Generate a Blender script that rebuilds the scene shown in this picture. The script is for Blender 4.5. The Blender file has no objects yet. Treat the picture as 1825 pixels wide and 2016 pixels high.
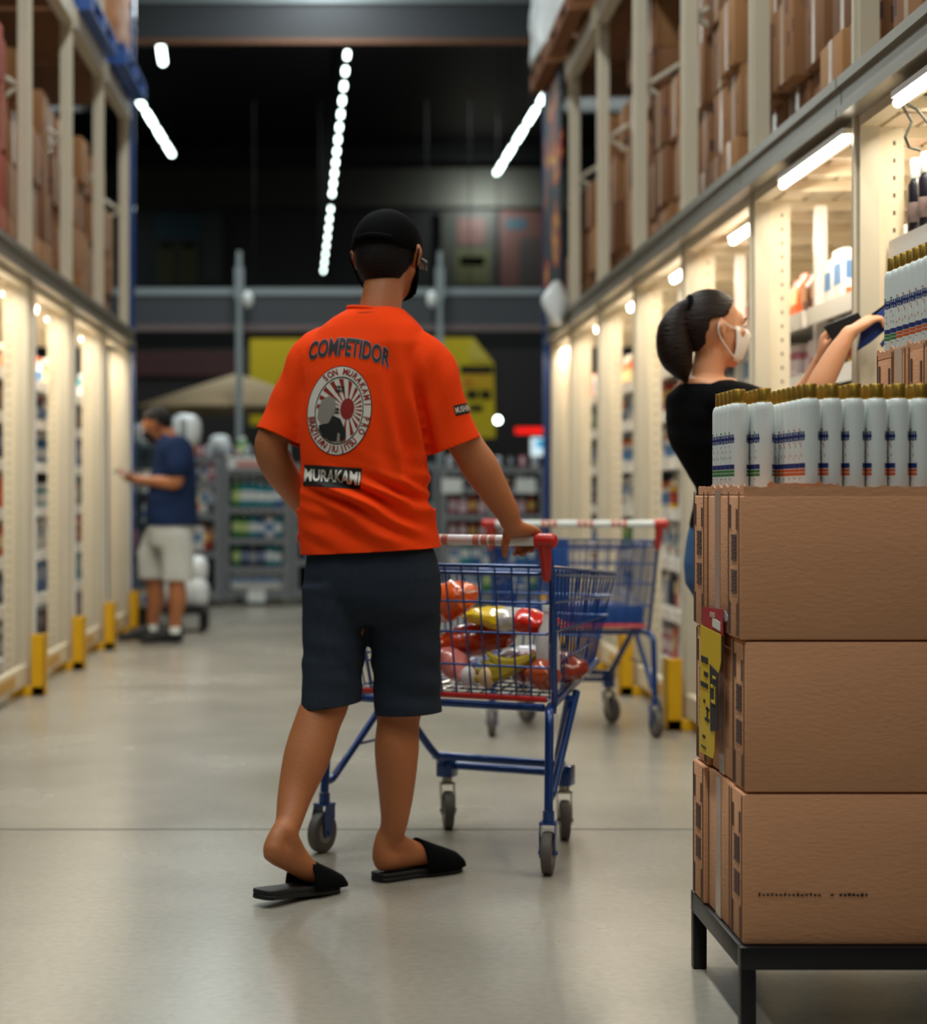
import bpy, bmesh, math, random
from mathutils import Vector, Matrix, noise
from mathutils.bvhtree import BVHTree
R = math.radians
rnd = random.Random(11)
sc = bpy.context.scene
COL = sc.collection

# ------------------------------------------------------------------ camera, world, lights, exposure
F, HC, PX, PY = 3700.0, 1.02, 690.0, 972.0      # focal length in photo pixels, eye height, principal point
cam = bpy.data.cameras.new('camera'); camo = bpy.data.objects.new('camera', cam); COL.objects.link(camo)
camo.location = (0, 0, HC); camo.rotation_euler = (R(90), 0, 0)
cam.sensor_width = 36; cam.lens = F / 2016 * 36
cam.shift_x = (912.5 - PX) / 2016; cam.shift_y = -(1008 - PY) / 2016
cam.clip_end = 200
cam.dof.use_dof = True; cam.dof.focus_distance = 4.15; cam.dof.aperture_fstop = 2.6
sc.camera = camo
sc.view_settings.view_transform = 'Standard'; sc.view_settings.look = 'None'
sc.view_settings.exposure = 0.0; sc.view_settings.gamma = 1.0; sc.view_settings.use_curve_mapping = False
w = bpy.data.worlds.new('world'); sc.world = w; w.use_nodes = True
w.node_tree.nodes['Background'].inputs[0].default_value = (0.25, 0.3, 0.33, 1)
w.node_tree.nodes['Background'].inputs[1].default_value = 0.02

def area(name, loc, rot, sx, sy, power, col=(1, 1, 1)):
    l = bpy.data.lights.new(name, 'AREA'); l.shape = 'RECTANGLE'; l.size = sx; l.size_y = sy
    l.energy = power; l.color = col
    o = bpy.data.objects.new(name, l); o.location = loc; o.rotation_euler = rot; COL.objects.link(o)
    return o
for i in range(9):                                # rows of fluorescent ceiling lamps over the aisle
    area('poster_fill_light', (-0.25, -3.0 + i * 2.6, 6.3), (0, 0, 0), 0.3, 1.6, (42, 46, 78, 105, 80, 62, 62, 62, 62)[i], (0.95, 1.0, 0.97))
area('poster_fill_light', (-3.2, 3.6, 6.4), (0, R(-22), 0), 0.3, 4, 80, (0.93, 1, 0.97))
area('poster_fill_light', (3.4, 1.6, 6.4), (0, R(22), 0), 0.3, 5, 50, (1, 0.95, 0.88))
for yy in (17.0, 21.0):
    area('poster_fill_light', (-1.5, yy, 5.2), (0, 0, 0), 0.4, 2.4, 34, (0.9, 1, 1))
    area('poster_fill_light', (2.2, yy, 5.2), (0, 0, 0), 0.4, 2.4, 22, (0.9, 1, 1))

def W(px, py, d):                                 # photo position + distance -> point of the room
    return Vector(((px - PX) * d / F, d, HC - (py - PY) * d / F))

# ------------------------------------------------------------------ materials
def srgb(h):
    v = [int(h[i:i + 2], 16) / 255 for i in (0, 2, 4)]
    return tuple(c / 12.92 if c <= .04045 else ((c + .055) / 1.055) ** 2.4 for c in v)
MATS = {}
def mat(name, hexc, rough=.6, metal=0, var=.12, scale=8, bump=0, emit=0, sss=0, coat=0, trans=0, bscale=None, stretch=None, spec=None):
    if name in MATS: return MATS[name]
    m = bpy.data.materials.new(name); m.use_nodes = True; nt = m.node_tree; N = nt.nodes; L = nt.links
    p = N['Principled BSDF']; c = srgb(hexc)
    p.inputs['Roughness'].default_value = rough; p.inputs['Metallic'].default_value = metal
    tc = N.new('ShaderNodeTexCoord'); src = tc.outputs['Object']
    if stretch:
        mp = N.new('ShaderNodeMapping'); mp.inputs['Scale'].default_value = stretch; L.new(src, mp.inputs[0]); src = mp.outputs[0]
    nz = N.new('ShaderNodeTexNoise'); nz.inputs['Scale'].default_value = scale; nz.inputs['Detail'].default_value = 4
    L.new(src, nz.inputs['Vector'])
    mx = N.new('ShaderNodeMix'); mx.data_type = 'RGBA'
    mx.inputs[6].default_value = tuple(x * (1 - var) for x in c) + (1,)
    mx.inputs[7].default_value = tuple(min(1, x * (1 + var)) for x in c) + (1,)
    L.new(nz.outputs[0], mx.inputs[0]); L.new(mx.outputs[2], p.inputs['Base Color'])
    if bump:
        n2 = N.new('ShaderNodeTexNoise'); n2.inputs['Scale'].default_value = bscale or scale * 6; n2.inputs['Detail'].default_value = 3
        L.new(src, n2.inputs['Vector'])
        b = N.new('ShaderNodeBump'); b.inputs['Strength'].default_value = bump; b.inputs['Distance'].default_value = .01
        L.new(n2.outputs[0], b.inputs['Height']); L.new(b.outputs[0], p.inputs['Normal'])
    if emit:
        L.new(mx.outputs[2], p.inputs['Emission Color']); p.inputs['Emission Strength'].default_value = emit
    if sss:
        p.inputs['Subsurface Weight'].default_value = sss; p.inputs['Subsurface Radius'].default_value = (.02, .008, .004)
        p.inputs['Subsurface Scale'].default_value = .5
    if spec is not None: p.inputs['Specular IOR Level'].default_value = spec
    if coat: p.inputs['Coat Weight'].default_value = coat
    if trans: p.inputs['Transmission Weight'].default_value = trans
    MATS[name] = m; return m

card = mat('cardboard', 'd2986f', .85, var=.1, scale=3, bump=.15, bscale=60, stretch=(1, 1, 3))
cardB = mat('cardboard_light', 'b58c66', .85, var=.2, scale=5)
cardC = mat('cardboard_dark', '8f6238', .85, var=.2, scale=5)
cardin = mat('cardboard_edge', '6e4c30', .9)
printk = mat('box_print', '5a4038', .85)
tape = mat('packing_tape', 'b59a86', .25, var=.1)
cream = mat('cream_metal', 'dccfb4', .45, var=.04, scale=3)
greyb = mat('beam_metal', '8f897b', .35, metal=.5, var=.2, scale=4, stretch=(8, 1, 8))
postm = mat('post_metal', 'c6bda8', .45, var=.05)
whitem = mat('white_metal', 'e6e2da', .4, var=.03)
yellow = mat('yellow_paint', 'e0a800', .45, var=.06)
blueM = mat('blue_paint', '0e3c7e', .28, metal=.25, var=.08, coat=.5)
blueP = mat('blue_plastic', '174a94', .4, var=.1)
redP = mat('red_plastic', 'b3221b', .3, var=.08)
rubber = mat('grey_rubber', '55504a', .6, var=.1)
chrome = mat('zinc', 'a8a498', .35, metal=.8, var=.1)
blackm = mat('black_metal', '17161a', .4, metal=.3, var=.2)
blackf = mat('black_cloth', '08080a', .9, spec=.1, var=.3, scale=60)
capm = mat('black_cap', '050506', .9, spec=.08, var=.2, scale=60)
hairm = mat('dark_hair', '0c0806', .6, spec=.2, var=.4, scale=14, bump=.5, bscale=80, stretch=(1, 1, 6))
hairb = mat('brown_hair', '1c0f08', .5, spec=.2, var=.5, scale=10, bump=.5, bscale=26, stretch=(1, 1, 7))
skin = mat('tan_skin', 'b06c40', .55, var=.12, scale=14, bump=.08, bscale=120, sss=.12)
skinw = mat('warm_skin', 'd69a72', .5, var=.08, scale=14, sss=.12)
skinc = mat('brown_skin', 'a0653f', .5, var=.1, scale=14, sss=.1)
orange = mat('orange_jersey', 'f8440a', .9, spec=.15, var=.05, scale=5, bump=.12, bscale=220)
oranges = mat('orange_seam', 'c03a08', .85)
denim = mat('slate_twill', '2a313c', .92, spec=.1, var=.18, scale=90, bump=.15, bscale=260, stretch=(1, 1, .4))
navy = mat('navy_pique', '1d2c4c', .9, spec=.1, var=.1, scale=50)
ltgrey = mat('light_grey_cotton', 'b9bdb8', .85, var=.08, scale=20)
jeans = mat('blue_denim', '2d5a86', .85, var=.2, scale=40)
maskw = mat('white_mask_cloth', 'e6e0d6', .8, var=.04)
white = mat('white_plastic', 'dfe6e4', .32, var=.02, coat=.2)
gold = mat('gold_cap', 'b58f3a', .38, metal=.75, var=.08)
printb = mat('blue_ink', '22306e', .6); printo = mat('orange_ink', 'cc5a28', .6); printg = mat('green_ink', '3d7a42', .6)
printgr = mat('grey_ink', '8a8f86', .6); printw = mat('white_ink', 'd8d2c6', .75); printr = mat('dark_red_ink', '8c1a12', .75)
printbk = mat('black_ink', '141212', .7); printsl = mat('silver_ink', '8f8e90', .5)
lampm = mat('lamp_tube', 'fff6e6', .4, emit=11, var=.01)
reflm = mat('reflected_lamp_tube', 'eafff6', .4, emit=9, var=.01)  # glow of the tubes that imitate reflected lamps
darkw = mat('dark_panel', '131416', .5, var=.25, scale=1.2)
greyp = mat('grey_fascia', '3a3f45', .5, var=.1, scale=1)
railm = mat('pale_rail', '869296', .4, var=.05)
black = mat('black_void', '060606', .8)
ylwp = mat('yellow_poster', 'c9b400', .6, var=.05)
beige = mat('beige_canvas', 'a89474', .85, var=.06)
copper = mat('copper_post', '7a5640', .45, metal=.3, var=.2)
greysh = mat('grey_shelf', '7d8286', .45, metal=.3, var=.1)
brownw = mat('pallet_wood', '7a4e2c', .8, var=.3, scale=6, stretch=(1, 8, 8))
clear = mat('white_film', 'd6dde0', .25, var=.12, scale=30)

def floor_mat():
    m = bpy.data.materials.new('polished_concrete'); m.use_nodes = True; nt = m.node_tree; N = nt.nodes; L = nt.links
    p = N['Principled BSDF']; tc = N.new('ShaderNodeTexCoord')
    n1 = N.new('ShaderNodeTexNoise'); n1.inputs['Scale'].default_value = 1.3; n1.inputs['Detail'].default_value = 6
    n2 = N.new('ShaderNodeTexNoise'); n2.inputs['Scale'].default_value = 45; n2.inputs['Detail'].default_value = 3
    L.new(tc.outputs['Object'], n1.inputs['Vector']); L.new(tc.outputs['Object'], n2.inputs['Vector'])
    a = N.new('ShaderNodeMix'); a.data_type = 'RGBA'
    a.inputs[6].default_value = srgb('938d80') + (1,); a.inputs[7].default_value = srgb('bab3a4') + (1,)
    L.new(n1.outputs[0], a.inputs[0])
    b = N.new('ShaderNodeMix'); b.data_type = 'RGBA'; b.blend_type = 'MULTIPLY'; b.inputs[0].default_value = .25
    L.new(a.outputs[2], b.inputs[6]); L.new(n2.outputs[0], b.inputs[7])
    L.new(b.outputs[2], p.inputs['Base Color'])
    mr = N.new('ShaderNodeMapRange'); mr.inputs[3].default_value = .16; mr.inputs[4].default_value = .34
    L.new(n1.outputs[0], mr.inputs[0]); L.new(mr.outputs[0], p.inputs['Roughness'])
    p.inputs['Specular IOR Level'].default_value = .5
    bp = N.new('ShaderNodeBump'); bp.inputs['Strength'].default_value = .05; L.new(n2.outputs[0], bp.inputs['Height']); L.new(bp.outputs[0], p.inputs['Normal'])
    return m
concrete = floor_mat()
def perf_mat():                                   # cream steel with two columns of slots, in the panel's own coordinates
    m = bpy.data.materials.new('perforated_cream'); m.use_nodes = True; nt = m.node_tree; N = nt.nodes; L = nt.links
    p = N['Principled BSDF']; p.inputs['Roughness'].default_value = .45
    tc = N.new('ShaderNodeTexCoord'); s = N.new('ShaderNodeSeparateXYZ'); L.new(tc.outputs['Object'], s.inputs[0])
    def M(op, a, b=None):
        n = N.new('ShaderNodeMath'); n.operation = op
        for i, v in enumerate((a, b)):
            if v is None: continue
            if isinstance(v, (int, float)): n.inputs[i].default_value = v
            else: L.new(v, n.inputs[i])
        return n.outputs[0]
    z = M('FRACT', M('MULTIPLY', s.outputs[2], 20.0)); zz = M('LESS_THAN', M('ABSOLUTE', M('SUBTRACT', z, .5)), .13)
    z2 = M('FRACT', M('MULTIPLY', s.outputs[2], 10.0)); zb = M('LESS_THAN', M('ABSOLUTE', M('SUBTRACT', z2, .5)), .07)
    ax = M('ABSOLUTE', s.outputs[0])
    xa = M('LESS_THAN', M('ABSOLUTE', M('SUBTRACT', ax, .027)), .0038)
    xb = M('LESS_THAN', M('ABSOLUTE', M('SUBTRACT', ax, .083)), .0042)
    h = M('MAXIMUM', M('MULTIPLY', zz, xa), M('MULTIPLY', zb, xb))
    mx = N.new('ShaderNodeMix'); mx.data_type = 'RGBA'
    mx.inputs[6].default_value = srgb('dccfb4') + (1,); mx.inputs[7].default_value = srgb('4a3f30') + (1,)
    L.new(h, mx.inputs[0]); L.new(mx.outputs[2], p.inputs['Base Color'])
    return m
perf = perf_mat()

# ------------------------------------------------------------------ mesh helpers
class MB:
    def __init__(s): s.v = []; s.f = []; s.mi = []; s.sm = []
    def add(s, vs, fs, mi=0, smooth=False):
        b = len(s.v); s.v += [Vector(v) for v in vs]
        for f in fs: s.f.append([b + i for i in f]); s.mi.append(mi); s.sm.append(smooth)
        return s
    def box(s, c, size, mi=0, rot=None, bev=0):
        hx, hy, hz = size[0] / 2, size[1] / 2, size[2] / 2
        if bev:
            bm = bmesh.new(); bmesh.ops.create_cube(bm, size=1, matrix=Matrix.Diagonal((*size, 1)))
            bmesh.ops.bevel(bm, geom=bm.edges[:], offset=bev, segments=2, affect='EDGES', profile=.5)
            vs = [v.co.copy() for v in bm.verts]; fs = [[v.index for v in f.verts] for f in bm.faces]; bm.free()
        else:
            vs = [Vector((x, y, z)) for x in (-hx, hx) for y in (-hy, hy) for z in (-hz, hz)]
            fs = [(0, 1, 3, 2), (4, 6, 7, 5), (0, 4, 5, 1), (2, 3, 7, 6), (0, 2, 6, 4), (1, 5, 7, 3)]
        if rot: vs = [rot @ v for v in vs]
        return s.add([Vector(c) + v for v in vs], fs, mi, bool(bev))
    def rings(s, rings, mi=0, cap=True, closed=False, smooth=True):
        n = len(rings[0]); vs = [p for r in rings for p in r]; fs = []
        m = len(rings)
        for i in range(m if closed else m - 1):
            a, b = i * n, ((i + 1) % m) * n
            for j in range(n):
                k = (j + 1) % n; fs.append((a + j, a + k, b + k, b + j))
        if cap and not closed: fs += [tuple(range(n))[::-1], tuple((m - 1) * n + j for j in range(n))]
        return s.add(vs, fs, mi, smooth)
    def tube(s, pts, r, seg=8, mi=0, cap=True, rounded=False):
        pts = [Vector(p) for p in pts]; rr = r if isinstance(r, (list, tuple)) else [r] * len(pts)
        if rounded:                                # dome ends
            d0 = (pts[0] - pts[1]).normalized(); d1 = (pts[-1] - pts[-2]).normalized(); a, b = [], []
            for t in (.98, .85, .55): a.append((pts[0] + d0 * rr[0] * t, rr[0] * math.sqrt(max(.002, 1 - t * t))))
            for t in (.55, .85, .98): b.append((pts[-1] + d1 * rr[-1] * t, rr[-1] * math.sqrt(max(.002, 1 - t * t))))
            rr = [x[1] for x in a] + list(rr) + [x[1] for x in b]; pts = [x[0] for x in a] + pts + [x[0] for x in b]
        rings = []; up = None
        for i, p in enumerate(pts):
            if i == 0: t = pts[1] - p
            elif i == len(pts) - 1: t = p - pts[i - 1]
            else: t = (pts[i + 1] - p).normalized() + (p - pts[i - 1]).normalized()
            if t.length < 1e-9: t = Vector((0, 0, 1))
            t.normalize()
            if up is None: up = Vector((0, 0, 1)) if abs(t.z) < .9 else Vector((1, 0, 0))
            u = (up - t * up.dot(t)).normalized(); v = t.cross(u); up = u
            rings.append([p + (u * math.cos(2 * math.pi * j / seg) + v * math.sin(2 * math.pi * j / seg)) * rr[i] for j in range(seg)])
        return s.rings(rings, mi, cap)
    def lathe(s, prof, c=(0, 0, 0), seg=20, mi=0, sx=1, sy=1, rot=None, cap=True):
        c = Vector(c); rings = []
        for r, z in prof:
            rg = [Vector((r * sx * math.cos(2 * math.pi * j / seg), r * sy * math.sin(2 * math.pi * j / seg), z)) for j in range(seg)]
            rings.append([c + (rot @ v if rot else v) for v in rg])
        return s.rings(rings, mi, cap)
    def ell(s, c, rad, rot=None, seg=20, n=12, mi=0):
        return s.lathe([(math.sin(math.pi * min(max(i / n, .012), .988)), 0) for i in range(0)] or
                       [(math.sin(math.pi * t) , -math.cos(math.pi * t)) for t in [min(max(i / n, .01), .99) for i in range(n + 1)]],
                       c, seg, mi, 1, 1, (rot or Matrix.Identity(3)) @ Matrix.Diagonal(rad)) 
    def prism(s, poly, axis, d0, d1, mi=0):        # poly in the plane across axis (0 x: y,z; 1 y: x,z; 2 z: x,y)
        def P(a, b, d): return [(d, a, b), (a, d, b), (a, b, d)][axis]
        n = len(poly); vs = [P(a, b, d0) for a, b in poly] + [P(a, b, d1) for a, b in poly]
        fs = [tuple(range(n))[::-1], tuple(range(n, 2 * n))] + [(i, (i + 1) % n, n + (i + 1) % n, n + i) for i in range(n)]
        return s.add(vs, fs, mi)
    def move(s, M):
        s.v = [M @ v for v in s.v]; return s
    def build(s, name, mats, parent=None, loc=None, bevel=0):
        if not isinstance(mats, (list, tuple)): mats = [mats]
        me = bpy.data.meshes.new(name); off = Vector(loc) if loc else Vector()
        me.from_pydata([v - off for v in s.v], [], s.f)
        for m in mats: me.materials.append(m)
        for p, mi, sm in zip(me.polygons, s.mi, s.sm): p.material_index = mi; p.use_smooth = sm
        bm = bmesh.new(); bm.from_mesh(me); bmesh.ops.recalc_face_normals(bm, faces=bm.faces[:]); bm.to_mesh(me); bm.free()
        me.set_sharp_from_angle(angle=R(42))
        o = bpy.data.objects.new(name, me); COL.objects.link(o); o.location = off
        if bevel:
            b = o.modifiers.new('bevel', 'BEVEL'); b.width = bevel; b.segments = 2; b.limit_method = 'ANGLE'
        if parent: setp(o, parent)
        return o
def setp(o, p):
    bpy.context.view_layer.update()
    o.parent = p; o.matrix_parent_inverse = p.matrix_world.inverted()
def tag(o, label, cat, group=None, kind=None):
    o['label'] = label; o['category'] = cat
    if group: o['group'] = group
    if kind: o['kind'] = kind
    return o
def empty(name, loc=(0, 0, 0), rz=0):
    o = bpy.data.objects.new(name, None); COL.objects.link(o); o.location = loc; o.rotation_euler = (0, 0, rz)
    o.empty_display_size = .1; return o
def struct(o): o['kind'] = 'structure'; return o
def dup(o, loc, rz=None):
    c = o.copy(); COL.objects.link(c); c.location = loc
    if rz is not None: c.rotation_euler = (0, 0, rz)
    for ch in o.children:
        k = ch.copy(); COL.objects.link(k); k.parent = c
        for g in ch.children:
            q = g.copy(); COL.objects.link(q); q.parent = k
    return c
def part(mb, name, m, parent):                     # mesh in parent's local space
    o = mb.build(name, m); o.parent = parent; return o
ORD = ['first', 'second', 'third', 'fourth', 'fifth', 'sixth', 'seventh', 'eighth', 'ninth', 'tenth', 'eleventh', 'twelfth']

# ------------------------------------------------------------------ setting
m = MB(); m.box((0, 14, -.05), (16, 44, .1)); struct(m.build('floor', concrete))
joint = mat('floor_joint', '5c594f', .8)
for i, yy in enumerate((5.71, 9.9, 14.5)):
    m = MB(); m.box((0, yy, .0006), (15.9, .008, .0012)); struct(m.build('trim_%d' % (i + 1), joint))
m = MB(); m.box((0, 14, 6.9), (16, 44, .1)); struct(m.build('ceiling', darkw))
m = MB(); m.box((-8, 14, 3.4), (.1, 44, 7)); struct(m.build('wall_left', darkw))
m = MB(); m.box((8, 14, 3.4), (.1, 44, 7)); struct(m.build('wall_right', darkw))
m = MB(); m.box((0, 31.6, 3.4), (16, .1, 7)); struct(m.build('wall_back', darkw))
m = MB(); m.box((0, -7.9, 3.4), (16, .1, 7)); struct(m.build('wall_front', mat('front_wall', '3a3a38', .7)))

# ------------------------------------------------------------------ racks
XR, XL = 1.455, -1.64
RY = [4.0, 5.4, 6.8, 8.2, 9.6, 11.0, 12.4, 13.5]
LY = [8.2, 9.6, 11.0, 12.4, 13.8]
LEV = [.14, .42, .68, .94, 1.20, 1.45, 1.68]
def rack(side, ys, X):
    s = 1 if side == 'right' else -1
    y0, y1 = ys[0], ys[-1]
    root = empty('storage_rack', (X, y0, 0))
    tag(root, 'tall cream steel storage rack with lit shelves running along the %s side of the aisle' % side, 'rack')
    bx = lambda mb, xa, xb, ya, yb, za, zb, mi=0: mb.box((X + s * (xa + xb) / 2, (ya + yb) / 2, (za + zb) / 2), (abs(xb - xa), yb - ya, zb - za), mi)
    for y in ys:
        m = MB(); bx(m, .0, .055, y - .035, y + .035, 0, 5.6)
        bx(m, -.012, 0, y - .012, y + .012, 0, 5.6)
        m.build('post', postm, root, (X + s * .0275, y, 0))
        m = MB(); bx(m, .022, .132, y - .012, y + .04, .1, 2.07)
        m.build('perforated_panel', perf, root, (X + s * .077, y, 0))
        m = MB(); bx(m, 1.0, 1.055, y - .035, y + .035, 0, 5.6)
        m.build('rear_post', postm, root)
        m = MB()
        for k, (z0, z1) in enumerate(((2.5, 3.1), (3.1, 3.7), (3.9, 4.5), (4.5, 5.1))):
            a, b = (.05, 1.0) if k % 2 else (1.0, .05)
            m.tube([(X + s * a, y, z0), (X + s * b, y, z1)], .014, 6)
        m.build('cross_brace', postm, root)
        if side == 'right' and y < 13:
            m = MB(); bx(m, .225, .265, y - .02, y + .02, .1, 2.06); m.build('shelf_upright', whitem, root)
        if side == 'left':
            m = MB(); m.tube([(X + .012, y + .06, .3), (X + .012, y + .06, 2.06)], .013, 8); m.build('shelf_upright', whitem, root)
        # yellow guard
        m = MB(); bx(m, -.095, -.03, y - .13, y - .10, 0, .31); bx(m, -.095, .09, y - .13, y - .10, 0, .05)
        bx(m, -.095, -.085, y - .13, y - .0, 0, .31); bx(m, -.095, -.02, y - .13, y - .03, 0, .012)
        g = m.build('upright_guard', yellow, root, bevel=.004)
    for i in range(len(ys) - 1):
        a, b = ys[i] + .035, ys[i + 1] - .035
        m = MB()
        bx(m, -.045, .03, a - .03, b + .03, 2.10, 2.215); bx(m, -.06, -.045, a - .03, b + .03, 2.10, 2.125); bx(m, -.06, -.045, a - .03, b + .03, 2.185, 2.215)
        m.build('beam', greyb, root)
        m = MB(); bx(m, -.0, .05, a, b, 2.07, 2.10); m.build('beam_lip', cream, root)
        m = MB(); bx(m, -.03, .045, a, b, 3.76, 3.88); m.build('upper_beam', postm, root)
        m = MB()
        nb = 9
        for k in range(nb): bx(m, .03 + k * .11, .03 + k * .11 + .095, a, b, 2.12, 2.14)
        bx(m, .03, 1.03, a, b, 2.14, 2.17)
        for k in range(4): bx(m, .05, 1.0, a + .2 + k * .32, a + .24 + k * .32, 2.085, 2.12)
        m.build('deck', cream, root)
        m = MB(); bx(m, .03, 1.03, a, b, 3.86, 3.88); m.build('upper_deck', brownw, root)
        m = MB(); bx(m, .86, .88, a, b, .05, 2.08); m.build('back_panel', cream, root)
        for z in (LEV[:5] if side == 'right' and i == 0 else LEV):
            m = MB(); bx(m, .20, .86, a, b, z - .02, z); bx(m, .19, .205, a, b, z - .055, z + .006)
            m.build('shelf', whitem, root)
        m = MB(); bx(m, .0, .04, a, b, .055, .15); bx(m, -.004, .0, a + .15, b - .4, .075, .13, 1)
        m.build('base_plinth', [cream, mat('tan_strip', 'c99a48', .6)], root)
    return root
rack('right', RY, XR); rack('left', LY, XL)
m = MB()
lamp_root_n = 0
def shelf_lamp(x, ya, yb, z, label):
    r = empty('shelf_lamp', (x, ya, z)); tag(r, label, 'lamp', 'lamp tubes under the rack beams')
    m = MB(); m.tube([(x, ya, z), (x, yb, z)], .013, 10); m.build('tube', lampm, r)
    m = MB(); m.box((x, (ya + yb) / 2, z + .021), (.035, yb - ya, .018)); m.build('batten', whitem, r)
for i, y in enumerate(RY[:-1]):
    n = ORD[i]
    shelf_lamp(XR - .02 + (.12 if i > 1 else 0), y + (.02 if i else -.35), y + (.84 if i else .93), 2.045, 'lit lamp tube under the beam of the %s bay of the right rack' % n)
for i, y in enumerate(LY[:-1]):
    shelf_lamp(XL - .14, y + .06, y + 1.0, 2.045, 'lit lamp tube under the beam of the %s bay of the left rack' % ORD[i])
# the shelves' own lamps light the goods
for i, y in enumerate(RY[:-1]): area('shelf_light', (XR + .08, y + .7, 2.06), (0, R(-28), 0), .06, 1.1, 11, (1, .88, .7))
for i, y in enumerate(LY[:-1]): area('shelf_light', (XL - .08, y + .7, 2.06), (0, R(28), 0), .06, 1.1, 11, (1, .90, .74))

# lamp wiring in the nearest right bay
m = MB(); m.tube([W(1775, 205, 4.95), W(1795, 240, 4.95), W(1782, 270, 4.95), W(1790, 290, 4.98), W(1812, 296, 4.98)], .004, 6)
m.tube([W(1782, 203, 4.9), W(1805, 215, 4.9), W(1830, 245, 4.9)], .004, 6)
tag(m.build('lamp_cable', mat('cable_grey', '3d4038', .6)), 'dark cables hanging from the nearest lamp tube on the right rack', 'cable')

# cartons on the first loading level of both racks
def carton_mat(c1, c2, nm):
    m = bpy.data.materials.new(nm); m.use_nodes = True; nt = m.node_tree; N = nt.nodes; L = nt.links; p = N['Principled BSDF']
    p.inputs['Roughness'].default_value = .85
    tc = N.new('ShaderNodeTexCoord'); mp = N.new('ShaderNodeMapping'); mp.inputs['Scale'].default_value = (9, 14, 7)
    oi = N.new('ShaderNodeObjectInfo'); ad = N.new('ShaderNodeVectorMath'); ad.operation = 'ADD'
    L.new(tc.outputs['Object'], ad.inputs[0]); L.new(oi.outputs['Random'], ad.inputs[1]); L.new(ad.outputs[0], mp.inputs[0])
    v = N.new('ShaderNodeTexVoronoi'); v.distance = 'CHEBYCHEV'; v.inputs['Scale'].default_value = 1.0; L.new(mp.outputs[0], v.inputs['Vector'])
    lt = N.new('ShaderNodeMath'); lt.operation = 'LESS_THAN'; lt.inputs[1].default_value = .17; L.new(v.outputs['Distance'], lt.inputs[0])
    a = N.new('ShaderNodeMix'); a.data_type = 'RGBA'; a.inputs[6].default_value = srgb(c1) + (1,); a.inputs[7].default_value = srgb(c2) + (1,)
    L.new(oi.outputs['Random'], a.inputs[0])
    b = N.new('ShaderNodeMix'); b.data_type = 'RGBA'; b.inputs[7].default_value = srgb('4a3038') + (1,)
    L.new(lt.outputs[0], b.inputs[0]); L.new(a.outputs[2], b.inputs[6]); L.new(b.outputs[2], p.inputs['Base Color'])
    return m
cm = carton_mat('986a42', '6f4729', 'printed_carton'); cm2 = carton_mat('a47648', '7d5330', 'plain_carton'); cmr = mat('red_carton', '9a3a22', .8, var=.3)
cart_meshes = []
for k in range(4):
    t = MB(); wy, wx, hz = (.33, .36, .285)
    t.box((0, 0, hz / 2), (wx, wy, hz), 0, bev=.006)
    t.box((-wx / 2 - .001, 0, hz / 2), (.002, .05, hz * .98), 1); t.box((wx / 2 + .001, 0, hz / 2), (.002, .05, hz * .98), 1)
    t.box((0, -wy / 2 - .001, hz * .82), (.05, .002, hz * .3), 1)
    o = t.build('cardboard_box', [cm, cm2, cm, cmr][k:k + 1] + [tape]); cart_meshes.append(o.data); bpy.data.objects.remove(o)
def cartons(side, ys, X, rows):
    s = 1 if side == 'right' else -1
    for bi in range(len(ys) - 1):
        nr, ncol = rows[bi], 4
        for c in range(ncol):
            y = ys[bi] + .21 + c * .335
            jitter = rnd.uniform(-.05, .07)
            nn = nr[c]
            for r in range(nn):
                o = bpy.data.objects.new('cardboard_box', cart_meshes[3 if (side == 'left' and bi == 0 and c > 1) else rnd.choice((0, 1, 2))])
                COL.objects.link(o)
                o.location = (X + s * (.28 + jitter * .5 + rnd.uniform(-.03, .03)), y, 2.172 + r * .2865)
                o.rotation_euler = (0, 0, rnd.uniform(-.05, .05)); sc_ = rnd.uniform(.9, 1.0)
                o.scale = (sc_, rnd.uniform(.86, .97), 1)
                tag(o, 'brown box %s row up, %s column, %s bay above the %s rack beam' % (ORD[r], ORD[c], ORD[bi], side),
                    'box', 'cardboard boxes stacked above the %s rack beam' % side)
cartons('right', RY, XR, [[4, 4, 4, 4], [5, 5, 5, 5], [5, 5, 5, 5], [4, 3, 4, 3], [5, 5, 5, 4], [4, 4, 3, 3], [3, 3, 3, 2]])
cartons('left', LY, XL, [[4, 3, 4, 4], [4, 3, 3, 4], [4, 4, 3, 4], [4, 4, 4, 3]])

# ------------------------------------------------------------------ goods on the lit shelves
def g_bottle(c1, c2):
    t = MB(); t.lathe([(.03, 0), (.034, .004), (.034, .12), (.030, .135), (.013, .15), (.013, .158)], seg=14, mi=0)
    t.lathe([(.016, .155), (.016, .18), (.014, .184)], seg=12, mi=1); t.lathe([(.0345, .04), (.0345, .10)], seg=14, mi=2, cap=False); return t
def g_box(): 
    t = MB(); t.box((0, 0, .09), (.09, .10, .18), 0, bev=.003); t.box((-.0455, 0, .10), (.001, .07, .07), 2); t.box((.0455, 0, .10), (.001, .07, .07), 2)
    t.box((0, -.0505, .11), (.07, .001, .06), 2); t.box((0, -.0505, .04), (.07, .001, .02), 1); return t
def g_jar():
    t = MB(); t.lathe([(.036, 0), (.04, .004), (.04, .085), (.034, .095)], seg=14, mi=0); t.lathe([(.036, .093), (.037, .115), (.034, .118)], seg=14, mi=1)
    t.lathe([(.0405, .02), (.0405, .07)], seg=14, mi=2, cap=False); return t
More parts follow.
